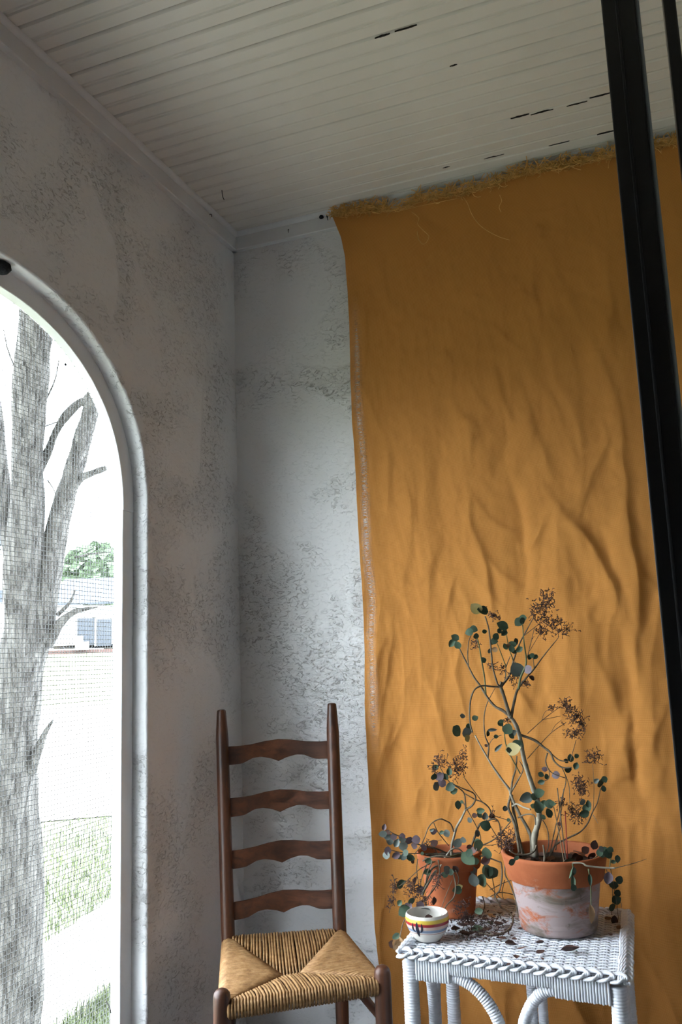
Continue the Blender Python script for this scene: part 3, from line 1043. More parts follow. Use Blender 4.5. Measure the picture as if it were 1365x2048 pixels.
for pts in ([(926, 392), (936, 408), (944, 428), (958, 448), (976, 462), (1000, 474), (1020, 480)], [(824, 424), (838, 436), (836, 448), (846, 460), (858, 472), (854, 484), (846, 488), (838, 478), (835, 462)], [(1000, 390), (1004, 402), (999, 414), (1003, 424)], [(700, 428), (740, 424), (790, 420), (830, 412)], [(790, 424), (850, 410), (920, 396)]):
    mb = MB().tube(smoothpath([on(x, y, 1, CY0 - 0.030) for x, y in pts], 5), 0.0009, 4)
    mb.obj('loose_thread', M['fray'], curt)

# ------------------------------------------------------------------ ladder-back chair
ZS = 0.43
RLp, RRp = on(457, 1882, 2, ZS), on(680, 1866, 2, ZS)
FLp, FRp = on(444, 1992, 2, 0.45), on(765, 1944, 2, 0.45)
lat = (RRp - RLp) / np.linalg.norm(RRp - RLp)
fwd = np.array([lat[1], -lat[0], 0.0])
lean = math.radians(7)
upv = -fwd * math.sin(lean) + np.array([0, 0, math.cos(lean)])
nrm = np.cross(lat, upv)
RLt, RRt = onplane(443, 1419, RLp, nrm), onplane(664, 1406, RLp, nrm)
cb = (RLp + RRp + FLp + FRp) / 4
chair = empty('ladder_back_chair', (cb[0], cb[1], 0), 'dark wooden ladder-back chair with a woven rush seat by the stucco wall', 'chair')


def post(name, base, knee, top, r, fin=True):
    """rear post: floor - seat - finial"""
    V0, V1, V2 = Vector(base), Vector(knee), Vector(top)
    L = (V2 - V1).length
    ax = (V2 - V1).normalized()
    pts = [V0, V0.lerp(V1, .5), V1, V1 + ax * L * .3, V1 + ax * L * .6, V2 - ax * 0.098, V2 - ax * 0.088, V2 - ax * 0.072, V2 - ax * 0.03, V2 - ax * 0.010, V2 - ax * 0.004, V2 - ax * 0.001, V2]
    rr = [r * .82, r, r * 1.04, r * 1.03, r * 1.02, r * 1.0, r * 1.0, r * .96, r * .82, r * .74, r * .70, r * .55, r * .15]
    return MB().tube(pts, rr, 20).obj(name, M['wood'], chair, True, 50)


def floor_pt(p, dirv):
    return (p[0] + dirv[0] * p[2], p[1] + dirv[1] * p[2], 0.0)


bk = -fwd * 0.055
post('rear_post', (RLp[0] + bk[0] * .3, RLp[1] + bk[1] * .3, 0), RLp, RLt, 0.0190)
post('rear_post', (RRp[0] + bk[0] * .3, RRp[1] + bk[1] * .3, 0), RRp, RRt, 0.0190)
for p in (FLp, FRp):
    b = Vector((p[0], p[1], 0)); t = Vector((p[0], p[1], 0.467))
    r = 0.0205
    pts = [b, b + Vector((0, 0, .2)), t - Vector((0, 0, .04)), t - Vector((0, 0, .018)), t - Vector((0, 0, .010)), t - Vector((0, 0, .004)), t - Vector((0, 0, .001)), t]
    MB().tube(pts, [r * .85, r, r * 1.02, r, r * .9, r * .65, r * .35, r * .08], 20).obj('front_post', M['wood'], chair, True, 60)


def slat(lt, lb, rt, rb_):
    """slat traced on the plane of the rear posts: left top/bottom and right top/bottom in the frame"""
    q = [onplane(*p, RLp, nrm) for p in (lt, lb, rt, rb_)]
    LT, LB, RT, RB = [np.array(x) for x in q]
    H0 = np.linalg.norm(LT - LB)
    nu = 44
    mb = MB()
    vs = []; fs = []
    half = 0.005
    bn = nrm / np.linalg.norm(nrm)
    if bn @ fwd < 0: bn = -bn
    prof_top = [(0, 0), (.08, .0), (.22, .06), (.36, .20), (.5, .27), (.64, .20), (.78, .06), (.92, 0), (1, 0)]
    prof_bot = [(0, 0), (.10, .02), (.14, .06), (.24, .30), (.32, .34), (.42, .22), (.5, .04), (.58, .22), (.68, .34), (.76, .30), (.86, .06), (.90, .02), (1, 0)]
    for i in range(nu + 1):
        u = -0.03 + 1.06 * i / nu
        uc = min(max(u, 0), 1)
        pt = np.interp(uc, *zip(*prof_top)); pb = np.interp(uc, *zip(*prof_bot))
        T = LT + (RT - LT) * u + upv * H0 * pt
        B = LB + (RB - LB) * u + upv * H0 * pb
        bow = -bn * 0.022 * math.sin(PI * uc)
        for e in (1, -1):
            vs += [T + bow + bn * half * e, B + bow + bn * half * e]
    for i in range(nu):
        a = i * 4; b = a + 4
        fs += [(a, b, b + 1, a + 1), (a + 2, a + 3, b + 3, b + 2), (a, a + 2, b + 2, b), (a + 1, b + 1, b + 3, a + 3)]
    fs += [(0, 1, 3, 2), (nu * 4, nu * 4 + 2, nu * 4 + 3, nu * 4 + 1)]
    mb.add(vs, fs)
    o = mb.obj('slat', M['woodx'], chair, True)
    bm = bmesh.new(); bm.from_mesh(o.data); bmesh.ops.recalc_face_normals(bm, faces=bm.faces); bm.to_mesh(o.data); bm.free()
    o.data.set_sharp_from_angle(angle=math.radians(45))
    return bevel(o, 0.0015, 2)


slat((459, 1493), (459, 1530), (654, 1482), (656, 1517))
slat((462, 1596), (463, 1634), (657, 1582), (659, 1618))
slat((466, 1701), (467, 1738), (660, 1681), (662, 1718))
slat((469, 1804), (470, 1840), (664, 1779), (666, 1817))


def rung(a, b, za, zb, r=0.0105):
    A = Vector((a[0], a[1], za)); B = Vector((b[0], b[1], zb))
    pts = [A.lerp(B, i / 8) for i in range(9)]
    rr = [r * (.75 + .35 * math.sin(PI * i / 8)) for i in range(9)]
    MB().tube(pts, rr, 14).obj('rung', M['wood'], chair)


rung(RRp, FRp, 0.335, 0.335); rung(RLp, FLp, 0.335, 0.335)
rung(RRp, FRp, 0.17, 0.17); rung(RLp, FLp, 0.17, 0.17)
rung(RLp, RRp, 0.305, 0.305); rung(FLp, FRp, 0.26, 0.26); rung(FLp, FRp, 0.12, 0.12)

# rush seat: four fields of cords around a centre seam, over four rails
sz = 0.437
oL = -lat * 0.010; oR = lat * 0.010
q = {}
q['FL'] = np.array([*(FLp + lat * 0.012 - fwd * 0.0)[:2], sz]); q['FR'] = np.array([*(FRp - lat * 0.012)[:2], sz])
q['RL'] = np.array([*(RLp + lat * 0.004 + fwd * 0.006)[:2], sz + .004]); q['RR'] = np.array([*(RRp - lat * 0.004 + fwd * 0.006)[:2], sz + .004])
S1 = on(568, 1951, 2, sz - 0.006); S2 = on(600, 1946, 2, sz - 0.006)
rs = random.Random(31)


def field(A, B, inner, n, outw, rad, dropz, jitter, fine):
    """cords from the rail A-B to the inner seam polyline, wrapped down over the rail"""
    mb = MB()
    A, B = np.array(A), np.array(B)
    seg = [np.linalg.norm(np.array(inner[i + 1]) - np.array(inner[i])) for i in range(len(inner) - 1)]
    for i in range(n):
        t = (i + .5) / n
        # the seam point that lies straight in from this place on the rail
        P0 = A + (B - A) * t
        e = (B - A) / np.linalg.norm(B - A)
        best = None
        for k in range(len(inner) - 1):
            a, b = np.array(inner[k]), np.array(inner[k + 1])
            ta, tb = (a - A) @ e, (b - A) @ e
            tp = (P0 - A) @ e
            if abs(tb - ta) > 1e-9 and min(ta, tb) - 1e-9 <= tp <= max(ta, tb) + 1e-9:
                best = a + (b - a) * ((tp - ta) / (tb - ta))
        if best is None:
            best = np.array(inner[0] if t < .5 else inner[-1])
        j = np.array([0, 0, rs.uniform(-jitter, jitter)])
        l = np.linalg.norm(best - P0)
        sway = e * rs.uniform(-1, 1) * rad * 0.5
        up_ = np.array([0, 0, 0.006 * min(1, l / 0.08)])
        pts = [P0 + outw * 0.010 + np.array([0, 0, -dropz]), P0 + outw * 0.018 + np.array([0, 0, -dropz * .72]), P0 + outw * 0.0205 + np.array([0, 0, -dropz * .42]), P0 + outw * 0.015 + np.array([0, 0, -.005]), P0 + outw * 0.003 + j + np.array([0, 0, 0.001])]
        if l > 0.012:
            for s in (.25, .5, .75):
                pts.append(P0 + (best - P0) * s + j + up_ * math.sin(PI * s) * .7 + sway * math.sin(PI * s))
        pts.append(best + np.array([0, 0, -0.001]))
        r_ = rad * rs.uniform(.88, 1.1)
        mb.tube(pts, [r_] * (len(pts) - 1) + [r_ * .8], 6, True, 0.5)
    o = mb.obj('rush_cords', M['rush'], chair, True)
    o['kind'] = 'stuff'


field(q['FL'], q['FR'], [q['FL'], S1, S2, q['FR']], 48, fwd, 0.0040, 0.034, 0.0010, False)
field(q['RR'], q['RL'], [q['RR'], S2, S1, q['RL']], 38, -fwd, 0.0040, 0.030, 0.0010, False)
field(q['RL'], q['FL'], [q['RL'], S1, q['FL']], 74, -lat, 0.0034, 0.030, 0.0007, True)
field(q['FR'], q['RR'], [q['FR'], S2, q['RR']], 74, lat, 0.0034, 0.030, 0.0007, True)
mb = MB()
mid = (S1 + S2) / 2
lo = [np.array([*(q[k] * .97 + mid * .03)[:2], sz - .009]) for k in ('FL', 'FR', 'RR', 'RL')]
mb.add(lo + [p - np.array([0, 0, .02]) for p in lo], [(0, 1, 2, 3), (7, 6, 5, 4), (0, 4, 5, 1), (1, 5, 6, 2), (2, 6, 7, 3), (3, 7, 4, 0)])
mb.obj('seat_gap_shade', M['soil'], chair, False)  # near-black filler, shade between the cords put in as colour

# ------------------------------------------------------------------ wicker table
TZ = 0.53
tcx, tcy = 0.995, -0.420
tyaw = math.radians(-4.2)
TW, TDp = 0.522, 0.492
table = empty('wicker_table', (tcx, tcy, 0), 'white painted wicker side table with a braided edge and curved braces', 'table')
tx = np.array([math.cos(tyaw), math.sin(tyaw), 0]); ty = np.array([-math.sin(tyaw + .118), math.cos(tyaw + .118), 0])


def T(x, y, z):
    return np.array([tcx, tcy, 0]) + tx * x + ty * y + np.array([0, 0, z])


def wrapped(name, pts, r, pitch=0.0062, n=12, seed=0):
    """core wound with reed: rings with rounded ridges"""
    pts = [Vector(p) for p in pts]
    cum = [0]
    for a, b in zip(pts, pts[1:]): cum.append(cum[-1] + (b - a).length)
    L = cum[-1]
    m = int(L / pitch)
    rr = random.Random(seed)
    ps = []; rad = []
    for i in range(m):
        g = r * rr.uniform(.975, 1.03)
        for s, k in ((0.03, .90), (.25, 1.0), (.75, 1.0), (.97, .90)):
            d = (i + s) * L / m
            j = min(max(np.searchsorted(cum, d) - 1, 0), len(pts) - 2)
            t = (d - cum[j]) / (cum[j + 1] - cum[j])
            ps.append(pts[j].lerp(pts[j + 1], t)); rad.append(g * k)
    return MB().tube(ps, rad, n).obj(name, M['wicker'], table, True)


hx, hy = TW / 2, TDp / 2
LR = 0.0185
for i, (sx, sy) in enumerate(((-1, -1), (1, -1), (1, 1), (-1, 1))):
    px, py = sx * (hx - 0.024), sy * (hy - 0.026)
    wrapped('leg', [T(px, py, 0), T(px, py, TZ - 0.022)], LR, 0.0064, 14, i)


def reeds(name, a, b, out_, z1, z0, pitch=0.0056, thick=0.010, seed=0):
    """apron of upright reeds bound over a rail from a to b"""
    rr = random.Random(seed)
    a, b = np.array(a), np.array(b)
    L = np.linalg.norm(b - a); n = int(L / pitch)
    mb = MB()
    e = (b - a) / L
    for i in range(n):
        p = a + e * (L * (i + .5) / n) + e * rr.uniform(-.0004, .0004)
        zz = z0 + rr.uniform(-.0012, .0012)
        pp = [p - out_ * thick + [0, 0, z1], p + [0, 0, z1 - 0.002], p + out_ * .0015 + [0, 0, (z1 + zz) / 2], p + [0, 0, zz + 0.002], p - out_ * thick + [0, 0, zz]]
        mb.tube(pp, pitch * .52, 6, True)
    o = mb.obj(name, M['wicker'], table, True)
    o['kind'] = 'stuff'
    return o


ZA = TZ - 0.012
sides = [((-1, -1), (1, -1), -ty), ((1, -1), (1, 1), tx), ((1, 1), (-1, 1), ty), ((-1, 1), (-1, -1), -tx)]
blk = [(0.100, 0.135), (0.11, 0.11), (0.135, 0.10), (0.10, 0.10)]
for i, (ca, cb_, ov) in enumerate(sides):
    A = T(ca[0] * (hx - .024), ca[1] * (hy - .026), 0) + ov * (LR * 0.85); B = T(cb_[0] * (hx - .024), cb_[1] * (hy - .026), 0) + ov * (LR * 0.85)
    e = (B - A) / np.linalg.norm(B - A)
    A0 = A + e * 0.0; B0 = B
    reeds('apron_reeds', A + e * (blk[i][0]), B - e * (blk[i][1]), ov, ZA, ZA - 0.026, seed=i)
    reeds('apron_reeds', A + e * LR * .9, A + e * (blk[i][0]), ov, ZA, ZA - 0.046, 0.0060, seed=i + 10)
    reeds('apron_reeds', B - e * (blk[i][1]), B - e * LR * .9, ov, ZA, ZA - 0.046, 0.0060, seed=i + 20)
    # pair of curved braces springing from the apron blocks, ending on the low stretcher
    Lx = np.linalg.norm(B - A)
    M_ = (A + B) / 2 - ov * LR * .85
    for s, bl in ((-1, blk[i][0]), (1, blk[i][1])):
        x0 = s * (Lx / 2 - bl); x1 = s * 0.014
        zt = ZA - 0.034
        pts = []
        for k in range(17):
            th = PI / 2 * k / 16
            pts.append(M_ + e * (x1 + (x0 - x1) * (1 - math.sin(th)) ) + np.array([0, 0, zt - 0.165 * (1 - math.cos(th))]))
        pts.append(M_ + e * x1 + np.array([0, 0, 0.15]))
        wrapped('curved_brace', pts, 0.0135, 0.0060, 12, i * 2 + (s > 0))
    wrapped('stretcher', [M_ - e * Lx / 2 + [0, 0, 0.15], M_ + e * Lx / 2 + [0, 0, 0.15]], 0.0125, 0.0062, 10, i + 40)

# woven top: ribs front to back, strands worked over and under them
mb = MB()
mb.add([T(-hx + .012, -hy + .012, TZ - .014), T(hx - .012, -hy + .012, TZ - .014), T(hx - .012, hy - .012, TZ - .014), T(-hx + .012, hy - .012, TZ - .014), T(-hx + .012, -hy + .012, TZ - .009), T(hx - .012, -hy + .012, TZ - .009), T(hx - .012, hy - .012, TZ - .009), T(-hx + .012, hy - .012, TZ - .009)],
       [(0, 3, 2, 1), (4, 5, 6, 7), (0, 1, 5, 4), (1, 2, 6, 5), (2, 3, 7, 6), (3, 0, 4, 7)])
mb.obj('weave_shade_panel', M['wickershade'], table, False)  # dark backing paints shade between the white strands
rw = random.Random(8)
ribs = []
xx = -hx + .022
while xx < hx - .018:
    ribs.append(xx); xx += 0.0235
mb = MB()
for r_ in ribs:
    for dx in (-.0026, .0026):
        mb.tube([T(r_ + dx, -hy + .012, TZ - .0035), T(r_ + dx * 1.2, 0, TZ - .0035), T(r_ + dx, hy - .012, TZ - .0035)], 0.0022, 6)
o = mb.obj('woven_ribs', M['wicker'], table, True); o['kind'] = 'stuff'
mb = MB()
yy = -hy + .014
row = 0
while yy < hy - .012:
    pts = []
    x = -hx + .010
    step = 0.0235 / 4
    k = 0
    ph = 0 if (row // 2) % 2 == 0 else PI
    wob = rw.uniform(-.0006, .0006)
    while x < hx - .008:
        z = TZ - .0032 + 0.0026 * math.cos(PI * (x - ribs[0]) / 0.0235 + ph)
        pts.append(T(x, yy + wob + 0.0012 * mnoise.noise(Vector((x * 14, yy * 20, 2))), z))
        x += step
    mb.tube(pts, 0.00195 * rw.uniform(.9, 1.08), 5, True, 0, 0.8)
    yy += 0.0046 * rw.uniform(.96, 1.05); row += 1
o = mb.obj('woven_strands', M['wicker'], table, True); o['kind'] = 'stuff'


# braided edge: overlapping loops, each its own piece
def loop_mesh():
    mb = MB()
    # x along the edge (tip to +x), y outwards, z up
    base = [(-.021, -.009, -.003), (-.006, -.0085, .005), (.008, -.004, .0065), (.0135, .0025, .002), (.006, .0075, -.003), (-.008, .0062, -.007), (-.019, .002, -.008)]
    for k, (o1, o2) in enumerate(((0, 0), (.0046, .0038), (-.0046, -.0038))):
        pts = []
        for i, (a, b, c) in enumerate(base):
            s = 1 if i < 3 else (0.4 if i == 3 else -1)
            pts.append((a + (o2 * .9 if i in (2, 3, 4) else 0), b + o1 * (s if i != 3 else .3), c + (0.0006 * (k == 0))))
        mb.tube(smoothpath(pts, 3), 0.0033, 7)
    return mb.mesh('braid_loop', M['wicker'], True)


lm = loop_mesh()
for i, (ca, cb_, ov) in enumerate(sides):
    A = T(ca[0] * (hx - .006), ca[1] * (hy - .006), TZ + 0.001); B = T(cb_[0] * (hx - .006), cb_[1] * (hy - .006), TZ + 0.001)
    L = np.linalg.norm(B - A); e = (B - A) / L
    n = int(round(L / 0.0272))
    for k in range(n):
        o = bpy.data.objects.new('braid_loop', lm)
        p = A + e * (L * (k + .5) / n)
        ang = math.atan2(e[1], e[0])
        # local y is outwards: mirror so that it points along ov
        mt = Matrix(((e[0], ov[0], 0, p[0] - tcx), (e[1], ov[1], 0, p[1] - tcy), (0, 0, 1, p[2]), (0, 0, 0, 1)))
        link(o, table)
        o.matrix_local = mt @ Matrix.Rotation(rw.uniform(-.06, .06), 4, 'Z') @ Matrix.Scale(rw.uniform(.95, 1.05), 4)

# ------------------------------------------------------------------ leaves, stems, flower heads
def leaf_mesh(name, mat, wid=0.78, cup=0.16, thick=0.05, fold=0.0, curl=0.0):
    """ovate fleshy leaf, stalk end at the origin, tip at +x, upper face +z, unit length"""
    mb = MB()
    nu, nv = 7, 5
    def surf(u, v, top):
        s = u
        w_ = wid * .5 * (math.sin(PI * min(max(s, 0.0), 1.0) ** 0.85)) ** 0.7 if 0 < s < 1 else 0.0
        y = (v * 2 - 1) * w_
        z = cup * (y / (wid * .5 + 1e-6)) ** 2 * .6 + cup * .5 * (2 * s - 1) ** 2 - cup * .5 - curl * s * s
        if top: z += thick * (1 - abs(v * 2 - 1)) * math.sin(PI * s)
        return (s, y, z + fold * abs(y))
    mb.grid(lambda u, v: surf(u, v, True), nu, nv)
    mb.grid(lambda u, v: surf(u, v, False), nu, nv, True)
    return mb.mesh(name, mat, True)


LM = {}
for key in ('green', 'dark', 'purple', 'grey', 'yellow', 'brown', 'tan'):
    LM[key] = [leaf_mesh('leaf', M['L_' + key], .80, .14), leaf_mesh('leaf', M['L_' + key], .70, .25, .05, .3), leaf_mesh('leaf', M['L_' + key], .9, .10, .06, 0, .15), leaf_mesh('leaf', M['L_' + key], .34, .2, .04, .5, .2)]
camR = Vector(MR[0]); camU = Vector(-MR[1]); camB = Vector(-MR[2])
rl = random.Random(77)
KEY = dict(g='green', d='dark', p='purple', e='grey', y='yellow', b='brown', t='tan')


def leaf(parent, px, py, size, key, depth, ang=None, kind=None, tilt=None):
    """leaf centred on the frame point, size in frame pixels, at the depth of its stem"""
    c = Vector(dep(px, py, depth))
    L = size / F * depth * 1.12
    a = rl.uniform(0, 2 * PI) if ang is None else math.radians(ang)
    x = camR * math.cos(a) + camU * math.sin(a)
    x = (x + camB * rl.uniform(-.45, .45)).normalized()
    zt = (camB + camR * rl.uniform(-.6, .6) + camU * rl.uniform(-.1, .9))
    z = (zt - x * zt.dot(x)).normalized()
    y = z.cross(x)
    p = c - x * (L * .5) - parent.location
    k = rl.choice((0, 0, 1, 2)) if kind is None else kind
    o = bpy.data.objects.new('leaf', LM[KEY[key]][k])
    link(o, nearest(parent, c))
    o.matrix_local = Matrix(((x.x * L, y.x * L, z.x * L, p.x), (x.y * L, y.y * L, z.y * L, p.y), (x.z * L, y.z * L, z.z * L, p.z), (0, 0, 0, 1)))
    return o


STEMS = {}


def nearest(parent, c):
    best = None
    for o, ps in STEMS.get(parent.name, []):
        for p in ps:
            d = (p - c).length_squared
            if best is None or d < best[0]: best = (d, o)
    return best[1] if best else parent


def stem(parent, pts, r0, r1, d0, d1, mat='stem', name='stem', n=8, k=4, knots=0.12):
    m = len(pts)
    P3 = [Vector(dep(x, y, d0 + (d1 - d0) * i / (m - 1))) for i, (x, y) in enumerate(pts)]
    ps = smoothpath(P3, k)
    dm = (d0 + d1) / 2
    N_ = len(ps)
    rad = []
    for i in range(N_):
        r = (r0 + (r1 - r0) * i / (N_ - 1)) / F * dm
        rad.append(max(r * (1 + knots * (1 if (i % 5 == 0) else rl.uniform(-.8, .3))), 0.0004))
    o = MB().tube(ps, rad, n).obj(name, M[mat], parent)
    if name == 'stem': STEMS.setdefault(parent.name, []).append((o, ps))
    return o


def cluster(parent, px, py, rx, ry, depth, n=None, name='dried_flower_head', mat='dry'):
    """head of dry forked flower stalks"""
    c = Vector(dep(px, py, depth))
    k = depth / F
    n = n or int(12 + rx * ry * 0.22)
    mb = MB()
    for _ in range(n):
        d = Vector((rl.gauss(0, .5), rl.gauss(0, .5), rl.gauss(0, .5)))
        p = c + camR * (d.x * rx * k) + camU * (d.y * ry * k) + camB * (d.z * min(rx, ry) * k)
        a = Vector((rl.gauss(0, 1), rl.gauss(0, 1), rl.gauss(0, 1))).normalized()
        L = rl.uniform(4, 8) * k
        e = p + a * L
        mb.tube([p, p + a * L * .5 + Vector((rl.gauss(0, 1), rl.gauss(0, 1), rl.gauss(0, 1))) * L * .12, e], [.45 * k, .5 * k, .5 * k], 4)
        for _s in range(rl.choice((1, 2, 2, 3))):
            b = (a + Vector((rl.gauss(0, .8), rl.gauss(0, .8), rl.gauss(0, .8)))).normalized()
            mb.tube([e, e + b * L * .45, e + b * L * .62], [.45 * k, .75 * k, .3 * k], 4)
    o = mb.obj(name, M[mat], parent)
    o.parent = nearest(parent, c)
    o['kind'] = 'stuff'
    return o


def pot_parts(parent, cx, cy, z0, rb_, rrim, h, rimh, wall, tag_rim=True, tilt=0.0, n=56):
    rs_ = rb_ + (rrim * .90 - rb_) * ((h - rimh) / h) + .002
    body = [(0.0, z0), (rb_ * .93, z0), (rb_ * .985, z0 + .003), (rb_, z0 + .008), (rs_ - .003, z0 + h - rimh - .004), (rs_ - .001, z0 + h - rimh + .004), (rs_ - wall, z0 + h - rimh + .004), (rs_ - wall - .004, z0 + .02), (0.0, z0 + .018)]
    MB().lathe(body, cx, cy, n, .004).obj('pot_body', M['claybody'], parent, True, 45)
    r0 = rs_ + .006
    rim = [(rs_ - .004, z0 + h - rimh), (r0 - .002, z0 + h - rimh), (r0, z0 + h - rimh + .003), (rrim - .0015, z0 + h - .010), (rrim, z0 + h - .005), (rrim - .002, z0 + h - .001), (rrim - wall * .5, z0 + h), (rrim - wall + .001, z0 + h - .002), (rrim - wall, z0 + h - .006), (rs_ - wall + .002, z0 + h - rimh), (rs_ - .004, z0 + h - rimh)]
    mb = MB().lathe(rim, cx, cy, n, .004)
    mb.f = mb.f[:-2]
    mb.obj('pot_rim', M['clay'], parent, True, 50)
    # soil with crumbs
    zs = z0 + h - rimh * .45
    rs2 = rs_ + (rrim - rs_) * .35 - wall

    def sf(u, v):
        a = 2 * PI * u; r = rs2 * v
        return (cx + r * math.cos(a), cy + r * math.sin(a), zs + .004 * mnoise.noise(Vector((r * math.cos(a) * 60, r * math.sin(a) * 60, z0))) + .006 * (1 - v))
    MB().grid(sf, 29, 9).obj('soil', M['soil'], parent, True)
    return zs


